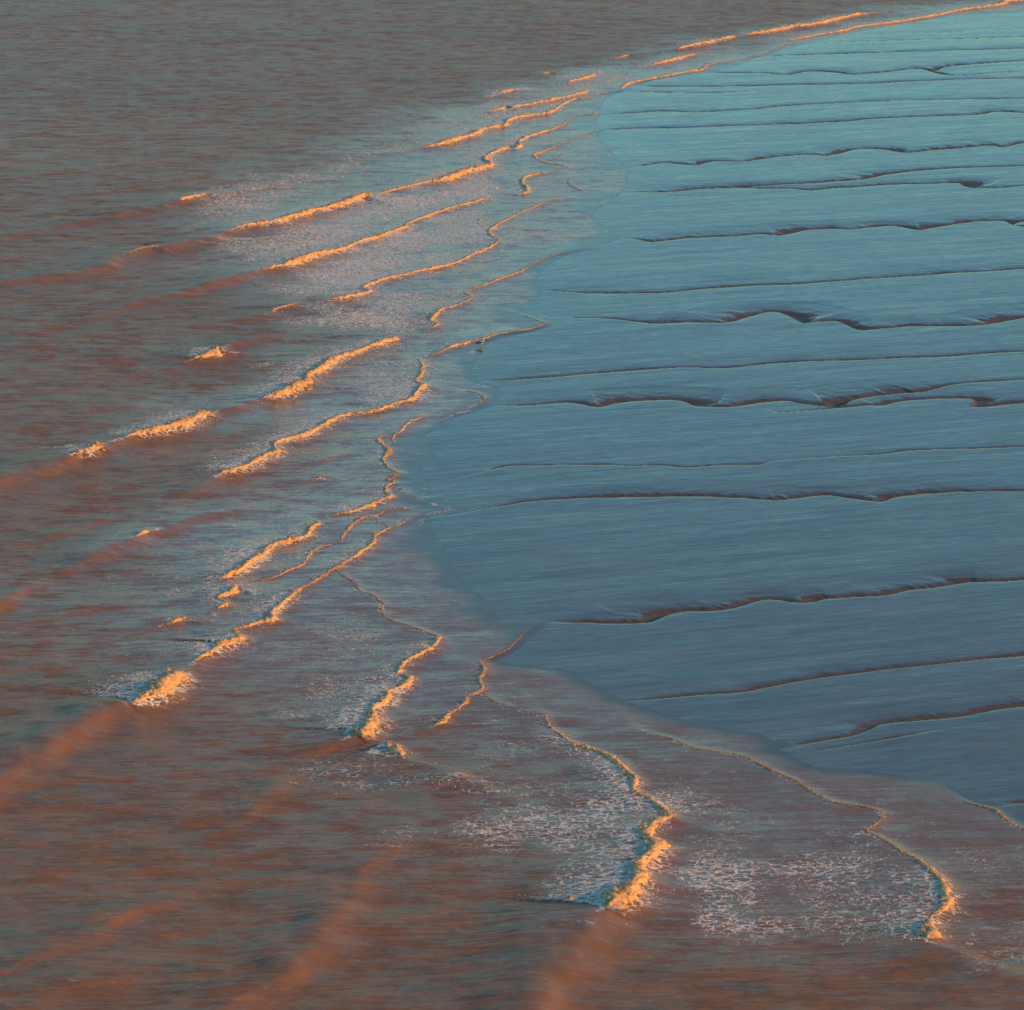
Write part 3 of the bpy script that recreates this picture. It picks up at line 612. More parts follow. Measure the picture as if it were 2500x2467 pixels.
def line_distance(P, GX, GY, R, us, vs):
    """signed distance (+ right of travel) from polyline P (world x,y,...) to grid points within R.
    returns sub-rectangle slices, distance, interpolated columns."""
    rows = np.where((GY[:, 0] > P[:, 1].min() - R) & (GY[:, 0] < P[:, 1].max() + R))[0]
    if len(rows) < 2:
        return None
    r0, r1 = rows[0], rows[-1] + 1
    colhit = ((GX[r0:r1] > P[:, 0].min() - R) & (GX[r0:r1] < P[:, 0].max() + R)).any(0)
    cols = np.where(colhit)[0]
    if len(cols) < 2:
        return None
    c0, c1 = cols[0], cols[-1] + 1
    X = GX[r0:r1, c0:c1]
    Y = GY[r0:r1, c0:c1]
    D2 = np.full(X.shape, R * R)
    SG = np.zeros(X.shape)
    tx = np.gradient(P[:, 0])
    ty = np.gradient(P[:, 1])
    tl = np.hypot(tx, ty) + 1e-9
    tx, ty = tx / tl, ty / tl
    A = np.zeros(X.shape + (P.shape[1] - 2,))
    CH = 6
    for k in range(0, len(P) - 1, CH):
        Q = P[k:k + CH + 1]
        rr = np.where((Y[:, 0] > Q[:, 1].min() - R) & (Y[:, 0] < Q[:, 1].max() + R))[0]
        if not len(rr):
            continue
        a0, a1 = rr[0], rr[-1] + 1
        ch = ((X[a0:a1] > Q[:, 0].min() - R) & (X[a0:a1] < Q[:, 0].max() + R)).any(0)
        cc = np.where(ch)[0]
        if not len(cc):
            continue
        b0, b1 = cc[0], cc[-1] + 1
        x = X[a0:a1, b0:b1]
        y = Y[a0:a1, b0:b1]
        d2 = D2[a0:a1, b0:b1]
        sg = SG[a0:a1, b0:b1]
        aa = A[a0:a1, b0:b1]
        for j in range(len(Q) - 1):
            q0, q1 = Q[j], Q[j + 1]
            ex, ey = q1[0] - q0[0], q1[1] - q0[1]
            L2 = ex * ex + ey * ey + 1e-12
            t = np.clip(((x - q0[0]) * ex + (y - q0[1]) * ey) / L2, 0, 1)
            dx = x - q0[0] - t * ex
            dy = y - q0[1] - t * ey
            dd = dx * dx + dy * dy
            m = dd < d2
            d2[m] = dd[m]
            tm = t[m]
            wx = tx[k + j] + (tx[k + j + 1] - tx[k + j]) * tm
            wy = ty[k + j] + (ty[k + j + 1] - ty[k + j]) * tm
            sg[m] = (dx[m] * wy - dy[m] * wx) / (np.sqrt(dd[m]) * np.hypot(wx, wy) + 1e-9)
            aa[m] = (q0[2:] + (q1 - q0)[2:] * t[..., None])[m]
    hit = D2 < R * R
    return (slice(r0, r1), slice(c0, c1)), np.sqrt(D2), A, hit, np.clip(SG, -1, 1)


def in_poly(px, py, poly):
    """grid points inside an outline; only the outline's own rectangle is tested"""
    r = np.zeros(px.shape, bool)
    poly = np.asarray(poly)
    i = np.where((py[:, 0] > poly[:, 1].min()) & (py[:, 0] < poly[:, 1].max()))[0]
    j = np.where((px[0] > poly[:, 0].min()) & (px[0] < poly[:, 0].max()))[0]
    if len(i) and len(j):
        sl = (slice(i[0], i[-1] + 1), slice(j[0], j[-1] + 1))
        r[sl] = in_poly_all(px[sl], py[sl], poly)
    return r


def in_poly_all(px, py, poly):
    r = np.zeros(px.shape, bool)
    j = len(poly) - 1
    for i in range(len(poly)):
        xi, yi = poly[i]
        xj, yj = poly[j]
        if abs(yi - yj) > 1e-9:
            lo, hi = min(yi, yj), max(yi, yj)
            k = np.where((py[:, 0] >= lo) & (py[:, 0] < hi))[0]
            if len(k):
                xc = (xj - xi) * (py[k, 0] - yi) / (yj - yi) + xi
                r[k] ^= px[k] < xc[:, None]
        j = i
    return r


def grid(us, vs):
    U, V = np.meshgrid(us, vs)
    X, Y = ground(U, V)
    return U, V, X, Y


def grid_normals(X, Y, Z):
    P = np.stack([X, Y, Z], -1)
    du = np.gradient(P, axis=1)
    dv = np.gradient(P, axis=0)
    n = np.cross(dv, du)                # rows run towards the camera
    n *= np.sign(n[..., 2:3] + 1e-12)
    return n / np.linalg.norm(n, axis=-1, keepdims=True)


def cut(ids, i, face_ok):
    """quads of a grid whose id equals i -> vertex index map and quads"""
    nr, nc = face_ok.shape[0] + 1, face_ok.shape[1] + 1
    fr, fc = np.where((ids == i) & face_ok)
    a = fr * nc + fc
    q = np.stack([a, a + nc, a + nc + 1, a + 1], -1)
    used = np.unique(q)
    remap = np.zeros(nr * nc, np.int32)
    remap[used] = np.arange(len(used))
    return used, remap[q]


def world_line(p, jit=0.0, seed=0):
    """smoothed line in world metres: x, y, foam thickness (m), swell / second value"""
    s = smooth_line(p)
    X, Y = ground(s[:, 0], s[:, 1])
    if jit:
        k = px_per_m(s[:, 1])
        al = np.concatenate([[0], np.cumsum(np.hypot(np.diff(X), np.diff(Y)))])
        w = jit * np.clip(s[:, 2] / k * 2.0, 0.15, 1.0)
        X = X + fbm(al / 2.2, al * 0, 4, seed) * w
        Y = Y + fbm(al / 2.2, al * 0 + 5, 4, seed + 3) * w * 1.6
    return s, X, Y


shore_s = smooth_line(SHORE, 9)
shore_poly = np.vstack([shore_s[:, :2], [[2900, 2500], [2900, -60]]])     # mud side, in survey pixels
SX, SY = ground(shore_s[:, 0], shore_s[:, 1])
SHORE_W = np.stack([SX, SY], -1)


def shore_distance(U, V, X, Y, us, vs, R=14.0):
    """metres to the water's edge, positive on the water side (clipped to R)"""
    sd = np.where(in_poly(U, V, shore_poly), -R, R).astype(float)
    P = np.hstack([SHORE_W, np.zeros((len(SHORE_W), 1))])
    sl, d, a, hit, _ = line_distance(P, X, Y, R, us, vs)
    sub = sd[sl]
    sub[hit] = np.sign(sub[hit]) * np.abs(d[hit])
    sd[sl] = sub
    return sd


# ------------------------------------------------------------------ the sea
us = axis([(-6000, -700, 250), (-700, -100, 30), (-100, 2600, 3.6), (2600, 3200, 30), (3200, 8000, 250)])
vs = axis([(-970, -880, 10), (-880, -300, 40), (-300, -40, 12), (-40, 2500, 2.4), (2500, 2800, 15), (2800, 4200, 100)])
U, V, GX, GY = grid(us, vs)
sd = shore_distance(U, V, GX, GY, us, vs)
edge_n = fbm(GX / 1.6, GY / 3.0, 4, 90)
Z = 0.020 * np.tanh(sd / 1.6) - 0.06 * np.maximum(-sd - 1.2, 0) + edge_n * 0.009 * sstep(-np.abs(sd), -6, -0.5)
deep = sstep(sd, 6, 13.9)
# wind chop, calmer inside the surf
surf = np.zeros(U.shape)
surf_poly = parse('''T 2100,-20 1931,0 1700,20 1400,70 1120,125 900,190 700,270 560,330 420,420 480,500 520,560 560,600 520,700 440,780 380,900
 320,1000 180,1090 150,1250 300,1330 500,1450 700,1500 900,1600 1100,1720 1400,1790 1700,1790 2000,1860 2100,1700''')[:, :2]
surf_in = in_poly(U, V, np.vstack([surf_poly, [[2900, 2200], [2900, -60]]]))
SP_ = np.vstack([surf_poly])
sx, sy = ground(SP_[:, 0], SP_[:, 1])
res = line_distance(np.stack([sx, sy, sx * 0], -1), GX, GY, 25.0, us, vs)
sfd = np.where(surf_in, 25.0, -25.0)
sub = sfd[res[0]]
sub[res[3]] = np.sign(sub[res[3]]) * np.abs(res[1][res[3]])
sfd[res[0]] = sub
calm = sstep(sfd + 8 * fbm(GX / 9, GY / 14, 3, 4), -9, 13)
chop = 0.05 * fbm(GX / 2.6, GY / 1.5, 3, 11) + 0.07 * fbm(GX / 7.0 + GY / 30, GY / 5.0, 3, 12)
Z += chop * (1 - 0.85 * calm) * sstep(sd, 0, 8)
Z += calm * 0.018 * fbm(GX / 3.5, GY / 2.0, 4, 19) * sstep(sd, 0, 4)
ripple = 1.0 - 0.72 * calm
ripple *= 0.55 + 0.45 * sstep(sd, 0, 6)
# foam field
foam = np.zeros(U.shape)
pn = 4.5 * fbm(GX / 3, GY / 4.5, 4, 40)
for dens, txt in PATCHES:
    pp = parse(txt)[:, :2]
    pp = smooth_line(np.hstack([np.vstack([pp, pp[:1]]), np.zeros((len(pp) + 1, 2))]), 25)[:, :2]
    inside = in_poly(U, V, pp)
    x_, y_ = ground(pp[:, 0], pp[:, 1])
    rr = line_distance(np.stack([x_, y_, x_ * 0], -1), GX, GY, 8.0, us, vs)
    dd = np.where(inside, 8.0, -8.0)
    sub = dd[rr[0]]
    sub[rr[3]] = np.sign(sub[rr[3]]) * np.abs(rr[1][rr[3]])
    dd[rr[0]] = sub
    foam = np.maximum(foam, dens * sstep(dd + pn, -4.5, 4.5))
foam = np.maximum(foam, 0.16 * calm * sstep(sd, 0.5, 5))
foam *= 0.75 + 0.5 * fbm(GX / 6, GY / 10, 3, 44)
foam *= 1 + 0.95 * sstep(-V, -1250, -700)

wave_id = np.full((len(vs) - 1, len(us) - 1), -1, np.int32)
wave_best = np.full(U.shape, 0.045)
wave_vid = np.full(U.shape, -1, np.int32)
near_id = np.full(U.shape, -1, np.int32)
near_d = np.full(U.shape, 7.0)
lines = []
ADD = np.zeros(U.shape)
for wi, (nm, lab, txt) in enumerate(WAVES):
    p = orient(parse(txt))
    s, X, Y = world_line(p, 0.35, 200 + wi)
    k = px_per_m(s[:, 1])
    th = s[:, 2] / k
    lines.append((s, X, Y, th))
    step = 3
    kw = 61
    ker = np.hanning(kw + 2)[1:-1]
    ker /= ker.sum()
    fs = np.convolve(np.pad(th, kw // 2, 'edge'), ker, 'valid')
    hs = np.convolve(np.pad(s[:, 3], kw // 2, 'edge'), ker, 'valid')
    P = np.stack([X, Y, fs, hs], -1)[::step]
    if (len(X) - 1) % step:
        P = np.vstack([P, [X[-1], Y[-1], fs[-1], hs[-1]]])
    res = line_distance(P, GX, GY, 9.0, us, vs)
    if res is None:
        continue
    sl, dist, A, hit, side = res
    d = dist * side
    h = A[..., 1]
    f = A[..., 0]
    if nm == 'swell':
        h = 0.62 * h
    h = (0.68 + 0.15 * sstep(0.12 - f, 0, 0.12)) * h + 0.46 * f
    smooth = sstep(0.12 - f, 0, 0.12)          # no foam: a rounder, unbroken face
    lb = 1.8 + 5.0 * h
    lf = 0.32 + 1.3 * h + (0.1 + 0.6 * h) * smooth
    wob = 1 + 0.35 * fbm(GX[sl] / 2.5, GY[sl] / 4, 2, 300 + wi)
    ln = (lb + (lf - lb) * sstep(side, -0.7, 0.7)) * wob
    prof = np.exp(-(dist / ln) ** 1.8) * np.clip(1 - (dist / 8.5) ** 2, 0, 1) ** 2
    h = h * (1 + 0.4 * smooth * fbm(GX[sl] / 3.0, GY[sl] / 5.0, 3, 330 + wi))
    z = h * prof * hit
    ADD[sl] = np.maximum(ADD[sl], z)
    m = z > wave_best[sl]
    sub = wave_best[sl]
    sub[m] = z[m]
    wave_best[sl] = sub
    sub = wave_vid[sl]
    sub[m] = wi
    wave_vid[sl] = sub
    # foam left behind the crest, a little in front of it, streaked across
    ff = np.where(d < 0, np.exp(-np.abs(d) / (0.7 + 4.5 * f)), np.exp(-d / (0.3 + 1.2 * f)))
    fd = np.clip(1.5 * ff * sstep(f, 0.05, 0.3), 0, 0.95) * hit * sstep(6.0 - dist, 0, 3.5)
    fd *= 0.8 + 0.4 * fbm(GX[sl] / 2, GY[sl] / 5, 3, 500 + wi)
    seam = 0.62 * np.exp(-(dist / 0.22) ** 2) * sstep(f, 0.02, 0.06) * hit      # froth along thin wash edges
    seam *= 0.75 + 0.6 * fbm(GX[sl] / 1.5, GY[sl] / 2.5, 2, 560 + wi)
    foam[sl] = np.maximum(foam[sl], np.maximum(fd, seam))
    m = hit & (np.abs(d) < near_d[sl]) & (f > 0.03)
    sub = near_d[sl]
    sub[m] = np.abs(d[m])
    near_d[sl] = sub
    sub = near_id[sl]
    sub[m] = wi
    near_id[sl] = sub
Z += ADD
calm_face = sstep(ADD, 0.1, 0.4)
ripple *= 1 - 0.6 * calm_face
foam = np.clip(foam, 0, 1) * sstep(sd, -0.4, 0.8)
lace_edge = 0.55 * sstep(-V, -1500, -1200) * np.exp(-((sd - 0.1) / 0.28) ** 2) * sstep(fbm(GX / 2.2, GY / 4.0, 3, 91), 0.05, 0.35)
foam = np.maximum(foam, lace_edge)
NRM = grid_normals(GX, GY, Z)
sea_ok = (sd[:-1, :-1] > -5) | (sd[1:, 1:] > -5)
fid = np.maximum(np.maximum(wave_vid[:-1, :-1], wave_vid[1:, 1:]), np.maximum(wave_vid[1:, :-1], wave_vid[:-1, 1:]))
VERT = np.stack([GX, GY, Z], -1).reshape(-1, 3)
NR = NRM.reshape(-1, 3)
FO = foam.ravel()
RI = ripple.ravel()
CA = np.maximum(calm * (1 - 0.45 * sstep(V, 1200, 1800)), (1 - sstep(sd, 0, 3)) * (1 - 0.7 * sstep(V, 1350, 1650))).ravel()
fw = (0.5 + 4.0 * sstep(fbm(GX / 9, GY / 16, 3, 95), -0.25, 0.4)) * (1 - 0.72 * sstep(V, 1350, 1650))
FI = sstep(sd + 0.35 * fw * fbm(GX / 2.5, GY / 2.0, 3, 96), -0.3, fw).ravel()


def sea_part(name, ident, parent):
    used, q = cut(fid, ident, sea_ok)
    if len(q) == 0:
        return None
    return mesh_obj(name, VERT[used], q, M_SEA, parent, normals=NR[used], attrs={'foam': FO[used], 'ripple': RI[used], 'film': FI[used], 'calm': CA[used]})


sea = sea_part('sea', -1, None)
sea['kind'] = 'structure'


def field_at(F, px, py):
    """bilinear look-up of a sea grid field at surveyed points"""
    i = np.clip(np.searchsorted(vs, py) - 1, 0, len(vs) - 2)
    j = np.clip(np.searchsorted(us, px) - 1, 0, len(us) - 2)
    a = ((py - vs[i]) / (vs[i + 1] - vs[i]))
    b = ((px - us[j]) / (us[j + 1] - us[j]))
    return (F[i, j] * (1 - a) * (1 - b) + F[i + 1, j] * a * (1 - b) + F[i, j + 1] * (1 - a) * b + F[i + 1, j + 1] * a * b)


def world_to_px(X, Y, Zw=0.0):
    dz = Zw - CAM_H
    fwd = Y * CP - dz * SP
    up = Y * SP + dz * CP
    return W_PX / 2 + FPX * X / fwd, H_PX / 2 - FPX * up / fwd


# ------------------------------------------------------------------ foam rolls along the crests
# cross-section of a tumbling foam roll: across (+ shoreward), up, both in roll heights
SEC = np.array([(-0.72, -0.14), (-0.60, 0.04), (-0.46, 0.14), (-0.30, 0.24), (-0.10, 0.34), (0.12, 0.41), (0.34, 0.45),
                (0.54, 0.46), (0.72, 0.43), (0.88, 0.34), (1.00, 0.20), (1.12, 0.05), (1.22, -0.12)])


def foam_roll(s, X, Y, th, seed, parent):
    n = len(X)
    hf = 0.95 * th
    tx = np.gradient(X)
    ty = np.gradient(Y)
    kk = np.ones(9) / 9
    if n > 9:
        tx = np.convolve(np.pad(tx, 4, 'edge'), kk, 'valid')
        ty = np.convolve(np.pad(ty, 4, 'edge'), kk, 'valid')
    L = np.hypot(tx, ty) + 1e-9
    nx, ny = ty / L, -tx / L
    al = np.concatenate([[0], np.cumsum(np.hypot(np.diff(X), np.diff(Y)))])
    # heights wander along the crest
    hw = hf * (1 + 0.55 * fbm(al / 1.4, al * 0, 3, seed) + 0.35 * fbm(al / 0.32, al * 0, 2, seed + 1))
    toe = 1 + 0.7 * fbm(al / 0.55, al * 0 + 3, 3, seed + 2)
    back = 1 + 0.6 * fbm(al / 1.3, al * 0 + 8, 3, seed + 4)
    ends = np.clip(np.minimum(np.arange(n), np.arange(n)[::-1]) / 4.0, 0.15, 1)
    hw *= ends
    m = len(SEC)
    D = SEC[None, :, 0] * hw[:, None]
    D = np.where(SEC[None, :, 0] > 0.4, D * toe[:, None], D)
    D = np.where(SEC[None, :, 0] < -0.3, D * back[:, None], D)
    ZZ = SEC[None, :, 1] * (hw * (0.45 + 0.55 * sstep(th, 0.06, 0.25)))[:, None]
    # lumps and tumbling tongues
    sarc = np.linspace(0, 4.2, m)[None, :] * hw[:, None]
    A_ = np.repeat(al[:, None], m, 1)
    fr = 1 / np.maximum(0.16, 0.55 * hw.mean())
    lump = fbm(A_ * fr, sarc * fr * 0.8, 3, seed + 5, 0.6)
    tong = fbm(A_ * fr * 2.2 + 0.6 * sarc * fr, sarc * fr * 0.55, 2, seed + 6)
    amp = hw[:, None] * (0.42 * lump + 0.30 * tong) * np.clip(1.2 - np.abs(np.linspace(-1, 1, m))[None, :] ** 6, 0.1, 1)
    D = D + amp * np.where(np.arange(m)[None, :] > 5, 0.9, -0.4)
    ZZ = ZZ + amp * 0.8 * (SEC[None, :, 1] > -0.1)
    PX = X[:, None] + nx[:, None] * D
    PY = Y[:, None] + ny[:, None] * D
    gx, gy = world_to_px(PX, PY)
    base = field_at(Z, np.clip(gx, -6000, 7990), np.clip(gy, -960, 4190))
    PZ = base + ZZ
    V_ = np.stack([PX, PY, PZ], -1).reshape(-1, 3)
    i, j = np.meshgrid(np.arange(n - 1), np.arange(m - 1), indexing='ij')
    a = (i * m + j).ravel()
    q = np.stack([a, a + m, a + m + 1, a + 1], -1)
    # torn tufts thrown off the roll
    nt_ = int(n * 1.6)
    r_ = np.random.default_rng(seed)
    ii = r_.integers(0, n, nt_)
    dd = r_.normal(0.1, 0.95, nt_) * hw[ii]
    x_ = X[ii] + nx[ii] * dd + r_.normal(0, 0.06, nt_)
    y_ = Y[ii] + ny[ii] * dd + r_.normal(0, 0.12, nt_)
    gx, gy = world_to_px(x_, y_)
    b_ = field_at(Z, np.clip(gx, -6000, 7990), np.clip(gy, -960, 4190))
    lift = np.where(np.abs(dd) < 0.7 * hw[ii], 0.40, 0.05) * hw[ii]
    sz = np.maximum(0.03, hw[ii] * np.exp(r_.normal(-1.55, 0.4, nt_)))
    k5 = np.arange(5) * 2 * np.pi / 5 + r_.uniform(0, 6, nt_)[:, None]
    rr_ = sz[:, None] * r_.uniform(0.6, 1.3, (nt_, 5))
    ring = np.stack([x_[:, None] + np.cos(k5) * rr_, y_[:, None] + np.sin(k5) * rr_, np.repeat((b_ + lift - 0.3 * sz)[:, None], 5, 1)], -1)
    top = np.stack([x_, y_, b_ + lift + sz * r_.uniform(0.3, 0.9, nt_)], -1)
    TV = np.concatenate([ring, top[:, None]], 1).reshape(-1, 3)
    o_ = len(V_) + np.arange(nt_) * 6
    tr = np.stack([np.stack([o_ + e, o_ + (e + 1) % 5, o_ + 5], -1) for e in range(5)], 1).reshape(-1, 3)
    fr_ = np.clip(sstep(th, 0.02, 0.20) + 0.40 * fbm(al / 2.0, al * 0 + 2, 3, seed + 9), 0.05, 1)
    frv = np.concatenate([np.repeat(fr_, m), np.repeat(fr_[ii], 6)])
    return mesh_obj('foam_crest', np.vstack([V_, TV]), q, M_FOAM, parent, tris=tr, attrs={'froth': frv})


# ------------------------------------------------------------------ foam flecks
rng = np.random.default_rng(5)


def fleck_mesh(name, x, y, size, parent):
    """small irregular tufts of froth: a ragged six-sided heap each"""
    n = len(x)
    gx, gy = world_to_px(x, y)
    base = field_at(Z, gx, gy)
    ang = rng.uniform(0, 2 * np.pi, n)
    asp = rng.uniform(0.35, 0.9, n)
    k = np.arange(6) * np.pi / 3
    rad = rng.uniform(0.55, 1.25, (n, 6)) * size[:, None]
    lx = np.cos(k)[None] * rad
    ly = np.sin(k)[None] * rad * asp[:, None]
    vx = x[:, None] + lx * np.cos(ang)[:, None] - ly * np.sin(ang)[:, None]
    vy = y[:, None] + lx * np.sin(ang)[:, None] + ly * np.cos(ang)[:, None]
    vz = np.repeat((base - 0.012)[:, None], 6, 1)
    top = np.stack([x + rng.normal(0, .25, n) * size, y + rng.normal(0, .25, n) * size, base + 0.02 + size * rng.uniform(0.08, 0.32, n)], -1)
    ring = np.stack([vx, vy, vz], -1)
    V_ = np.concatenate([ring, top[:, None]], 1).reshape(-1, 3)
    b = (np.arange(n) * 7)[:, None]
    t = np.stack([np.stack([b[:, 0] + i, b[:, 0] + (i + 1) % 6, b[:, 0] + 6], -1) for i in range(6)], 1).reshape(-1, 3)
    o = mesh_obj(name, V_, None, M_FROTH, parent, tris=t)
    o['kind'] = 'stuff'
    return o


# candidates spread over the surf in survey space so that near and far get their share
NC = 520000
cu = rng.uniform(-60, 2560, NC)
cv = rng.uniform(-20, 2480, NC)
dn = field_at(foam, cu, cv)
cx, cy = ground(cu, cv)
clump = 0.5 + 0.5 * fbm(cx / 1.8, cy / 0.8, 3, 77)
keep = (rng.uniform(0, 1, NC) < np.clip(dn - 0.12, 0, 1) ** 1.1 * (4.5 - 2.2 * sstep(cv, 1200, 1900)) * sstep(clump, 0.40, 0.66)) & (dn > 0.14)
cx, cy, cu, cv, dn = cx[keep], cy[keep], cu[keep], cv[keep], dn[keep]
csize = np.exp(rng.normal(0, 0.45, len(cx))) * 0.068 * (0.7 + 0.8 * dn) * np.clip(30.0 / px_per_m(cv), 0.5, 1.7)
ci = np.clip(np.searchsorted(vs, cv) - 1, 0, len(vs) - 2)
cj = np.clip(np.searchsorted(us, cu) - 1, 0, len(us) - 2)
cid = near_id[ci, cj]

# ------------------------------------------------------------------ assemble the waves
for wi, (nm, lab, txt) in enumerate(WAVES):
    s, X, Y, th = lines[wi]
    c = len(X) // 2
    root = empty(nm, (float(X[c]), float(Y[c]), 0.0))
    root['label'] = lab
    root['category'] = {'breaking_wave': 'wave', 'swell': 'wave', 'shore_wash': 'wash'}[nm]
    root['group'] = {'breaking_wave': 'breaking waves rolling onto the flat', 'swell': 'unbroken swells', 'shore_wash': 'thin wash edges on the mud'}[nm]
    sea_part('water_face', wi, root)
    on = th > (0.062 if (th > 0.09).any() else 0.02)      # the faintest wash edges keep their thin ridge
    st = None
    piece = 0
    for i in range(len(on) + 1):
        if i < len(on) and on[i]:
            if st is None:
                st = i
        elif st is not None:
            if i - st >= 6:
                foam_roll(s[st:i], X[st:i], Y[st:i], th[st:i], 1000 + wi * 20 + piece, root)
                piece += 1
            st = None
    mine = cid == wi
    if mine.sum() > 12:
        fleck_mesh('foam_trail', cx[mine], cy[mine], csize[mine], root)
rest = cid == -1
drift = fleck_mesh('drifting_foam', cx[rest], cy[rest], csize[rest], None)
drift['label'] = 'scattered white foam flecks drifting on the grey surf water'
drift['category'] = 'foam'

# ------------------------------------------------------------------ the mudflat with its drainage channels
us2 = axis([(500, 950, 20), (950, 2560, 5.0), (2560, 3200, 30), (3200, 8000, 250)])
vs2 = axis([(-600, -60, 30), (-60, 720, 1.2), (720, 1300, 1.4), (1300, 2010, 1.8), (2010, 2800, 8), (2800, 4200, 100)])
U2, V2, MX, MY = grid(us2, vs2)
sd2 = shore_distance(U2, V2, MX, MY, us2, vs2)
ca, sa = math.cos(0.42), math.sin(0.42)
AL = MX * ca + MY * sa
AC = -MX * sa + MY * ca
MZ = 0.018 * fbm(AL / 30, AC / 5, 3, 60) + 0.004 * fbm(AL / 5, AC / 0.7, 4, 61)
MZ *= sstep(-sd2, 0.0, 6.0)
MZ -= 0.05 * np.maximum(sd2 + 0.5, 0)
CUT = np.zeros(MX.shape)
chan_vid = np.full(MX.shape, -1, np.int32)
for ci_, txt in enumerate(CHANNELS):
    p = parse(txt)
    p[:, 2] *= VIEWS['B'][2]              # widths are metres, undo the close-up scale
    p[0, 2:] = np.maximum(p[0, 2:], 0.75 * p[1, 2:])
    sgm = smooth_line(p, 8)
    X, Y = ground(sgm[:, 0], sgm[:, 1])
    al = np.concatenate([[0], np.cumsum(np.hypot(np.diff(X), np.diff(Y)))])
    wj = np.minimum(0.35, sgm[:, 2] * 0.22)
    Y = Y + 1.5 * wj * fbm(al / 3.0, al * 0 + ci_, 4, 800 + ci_)
    P = np.stack([X, Y, sgm[:, 2], sgm[:, 3], al], -1)
    res = line_distance(P, MX, MY, 5.5, us2, vs2)
    if res is None:
        continue
    sl, dist, A, hit, side = res
    d = -dist * np.sign(side) * np.abs(side) ** 0.5                                 # + beyond the channel, away from the viewer
    w = A[..., 0] * 1.45
    dep = A[..., 1]
    a_ = A[..., 2]
    gul = fbm(a_ / 1.1, d * 0.45, 4, 840 + ci_, 0.65)
    w = w * (1 + 0.35 * fbm(a_ / 4.0, d * 0.1, 3, 860 + ci_)) * (1 + 0.42 * gul * sstep(d, 0, 0.6))
    dep = dep * (1 + 0.25 * fbm(a_ / 6.0, d * 0, 2, 880 + ci_))
    w = np.maximum(w, 0.05)
    lip = -0.04 * dep * sstep(d, -0.6, 0.0)
    t = np.clip((d - 0.22 * w) / (0.78 * w), 0, 1)
    bank = -dep * (1 - t) ** 1.25 * (1 + 0.25 * gul * t)
    drop = lip + (bank - lip) * sstep(d, 0.0, 0.18 * w)
    far = bank - 0.22 * dep * np.exp(-np.maximum(d - w, 0) / 1.6) * sstep(d, 0.6 * w, w)
    z = np.where(d < 0, lip, np.where(d < 0.22 * w, drop, far)) * hit
    m = z < CUT[sl]
    sub = CUT[sl]
    sub[m] = z[m]
    CUT[sl] = sub
    mm = m & (d > -0.05) & (d < w * (0.62 + 0.3 * gul)) & (dep > 0.03)
    sub = chan_vid[sl]
    sub[mm] = ci_
    chan_vid[sl] = sub
MZ += CUT * sstep(-sd2, -1.5, 3.5)
MN = grid_normals(MX, MY, MZ)
mud_ok = (sd2[:-1, :-1] < 9) | (sd2[1:, 1:] < 9)
fid2 = np.minimum(chan_vid[:-1, :-1], chan_vid[1:, 1:])
V3 = np.stack([MX, MY, MZ], -1).reshape(-1, 3)
N3 = MN.reshape(-1, 3)
mud = None
for i in [-1] + list(range(len(CHANNELS))):
    used, q = cut(fid2, i, mud_ok)
    if len(q) == 0:
        continue
    o = mesh_obj('mudflat' if i < 0 else 'drainage_channel', V3[used], q, M_MUD if i < 0 else M_BANK, mud, normals=N3[used])
    if i < 0:
        mud = o
        mud['kind'] = 'structure'

# ------------------------------------------------------------------ the gull
M_WHITE = plain_mat('gull_white', (0.78, 0.77, 0.75))
M_SLATE = plain_mat('gull_slate', (0.045, 0.050, 0.060))
M_BLACK = plain_mat('gull_black', (0.012, 0.012, 0.013))
M_BILL = plain_mat('gull_bill', (0.65, 0.42, 0.06), 0.4)
M_LEG = plain_mat('gull_leg', (0.55, 0.40, 0.16), 0.5)


def loft(rings, name, mat, parent, n=16, fat=1.0):
    """rings: (x, z, half width, half height) along the bird, closed at both ends"""
    vs_ = []
    for x, z, a, b in rings:
        for k in range(n):
            t = 2 * math.pi * k / n
            vs_.append((x, fat * a * math.cos(t), z + fat * b * math.sin(t)))
    q = []
    for i in range(len(rings) - 1):
        for k in range(n):
            q.append((i * n + k, i * n + (k + 1) % n, (i + 1) * n + (k + 1) % n, (i + 1) * n + k))
    tr = []
    for base, flip in ((0, True), ((len(rings) - 1) * n, False)):
        x, z = rings[0 if flip else -1][:2]
        vs_.append((x, 0, z))
        c = len(vs_) - 1
        for k in range(n):
            e = (base + k, base + (k + 1) % n, c)
            tr.append(e[::-1] if flip else e)
    return mesh_obj(name, vs_, q, mat, parent, tris=tr)


def tube(pts, name, mat, parent, n=8):
    """pts: (x, y, z, r)"""
    vs_ = []
    for i, (x, y, z, r) in enumerate(pts):
        a = Vector(pts[min(i + 1, len(pts) - 1)][:3]) - Vector(pts[max(i - 1, 0)][:3])
        a.normalize()
        u = a.orthogonal().normalized()
        w = a.cross(u)
        for k in range(n):
            t = 2 * math.pi * k / n
            vs_.append(Vector((x, y, z)) + (u * math.cos(t) + w * math.sin(t)) * r)
    q = []
    for i in range(len(pts) - 1):
        for k in range(n):
            q.append((i * n + k, i * n + (k + 1) % n, (i + 1) * n + (k + 1) % n, (i + 1) * n + k))
    return mesh_obj(name, [tuple(v) for v in vs_], q, mat, parent)


bx, by = ground(1174.0, 847.0)
gull = empty('gull', (0, 0, 0))
gull['label'] = 'lone gull with slate back and white breast standing on the wet mud edge'
gull['category'] = 'bird'
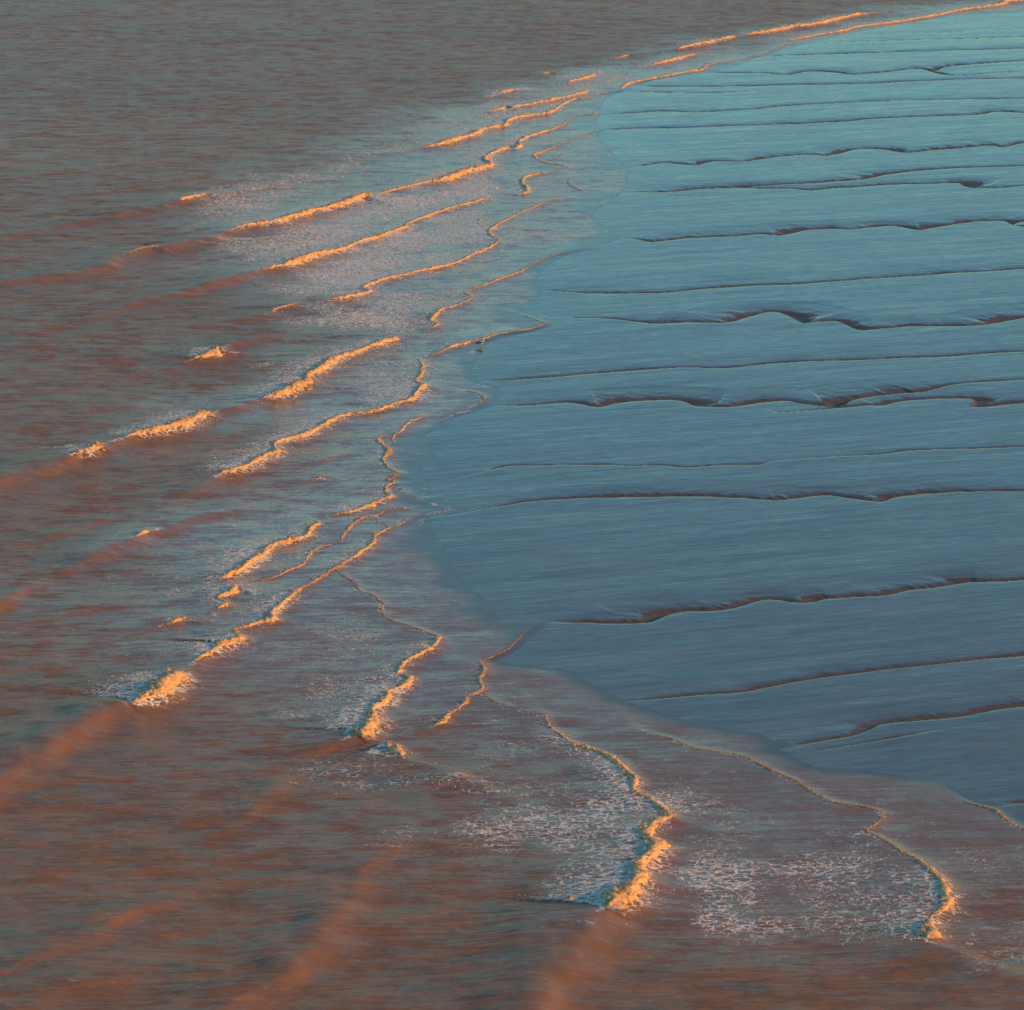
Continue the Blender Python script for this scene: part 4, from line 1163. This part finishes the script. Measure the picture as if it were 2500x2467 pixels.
# body, neck and head are one surface: tail to bill base
body = loft([(-0.25, 0.185, 0.012, 0.006), (-0.21, 0.19, 0.030, 0.014), (-0.16, 0.195, 0.045, 0.035), (-0.10, 0.205, 0.062, 0.058), (-0.03, 0.215, 0.075, 0.074),
             (0.04, 0.225, 0.078, 0.080), (0.09, 0.245, 0.070, 0.078), (0.125, 0.285, 0.052, 0.062), (0.140, 0.325, 0.040, 0.042), (0.150, 0.360, 0.037, 0.034),
             (0.165, 0.385, 0.040, 0.034), (0.185, 0.392, 0.038, 0.033), (0.205, 0.388, 0.030, 0.027), (0.222, 0.382, 0.016, 0.016)], 'body', M_WHITE, gull, 16, 1.25)
for sgn in (1, -1):
    wing = loft([(-0.30, 0.205, 0.006, 0.004), (-0.24, 0.215, 0.012, 0.016), (-0.16, 0.225, 0.020, 0.034), (-0.08, 0.235, 0.026, 0.048), (0.0, 0.248, 0.028, 0.054),
                 (0.06, 0.256, 0.024, 0.046), (0.095, 0.260, 0.010, 0.022)], 'wing', M_SLATE, gull, 12)
    me = wing.data
    for v in me.vertices:
        v.co.y = sgn * (0.080 + 0.012 * (v.co.x > -0.1) - 0.10 * max(0.0, -0.14 - v.co.x) / 0.16 * 0.35 + v.co.y)
    if sgn < 0:
        me.flip_normals()
    tip = loft([(-0.345, 0.20, 0.003, 0.003), (-0.30, 0.206, 0.007, 0.008), (-0.25, 0.212, 0.008, 0.012)], 'wing_tip', M_BLACK, wing, 8)
    for v in tip.data.vertices:
        v.co.y = sgn * (0.054 + v.co.y)
    tube([(-0.005, sgn * 0.032, 0.165, 0.010), (-0.012, sgn * 0.034, 0.10, 0.006), (0.0, sgn * 0.034, 0.055, 0.005), (-0.004, sgn * 0.034, 0.008, 0.005)], 'leg', M_LEG, gull)
    leg = [c for c in gull.children if c.name.startswith('leg')][-1]
    f_ = mesh_obj('foot', [(-0.012, sgn * 0.034 - 0.006, 0.006), (0.05, sgn * 0.034 - 0.028, 0.002), (0.06, sgn * 0.034, 0.003), (0.05, sgn * 0.034 + 0.028, 0.002),
                           (-0.012, sgn * 0.034 + 0.006, 0.006), (0.0, sgn * 0.034, 0.016)], None, M_LEG, leg,
                  tris=[(0, 1, 5), (1, 2, 5), (2, 3, 5), (3, 4, 5), (4, 0, 5)])
    eye = loft([(0.184, 0.398, 0.001, 0.001), (0.187, 0.398, 0.004, 0.004), (0.192, 0.398, 0.004, 0.004), (0.195, 0.398, 0.001, 0.001)], 'eye', M_BLACK, gull, 8)
    for v in eye.data.vertices:
        v.co.y += sgn * 0.046
loft([(0.212, 0.383, 0.010, 0.011), (0.235, 0.381, 0.008, 0.010), (0.255, 0.377, 0.006, 0.008), (0.268, 0.368, 0.002, 0.003)], 'bill', M_BILL, gull, 10)
gull.location = (float(bx), float(by), 0.0)
gull.rotation_euler = (0, 0, math.radians(25))
gull.scale = (1.35, 1.35, 1.35)
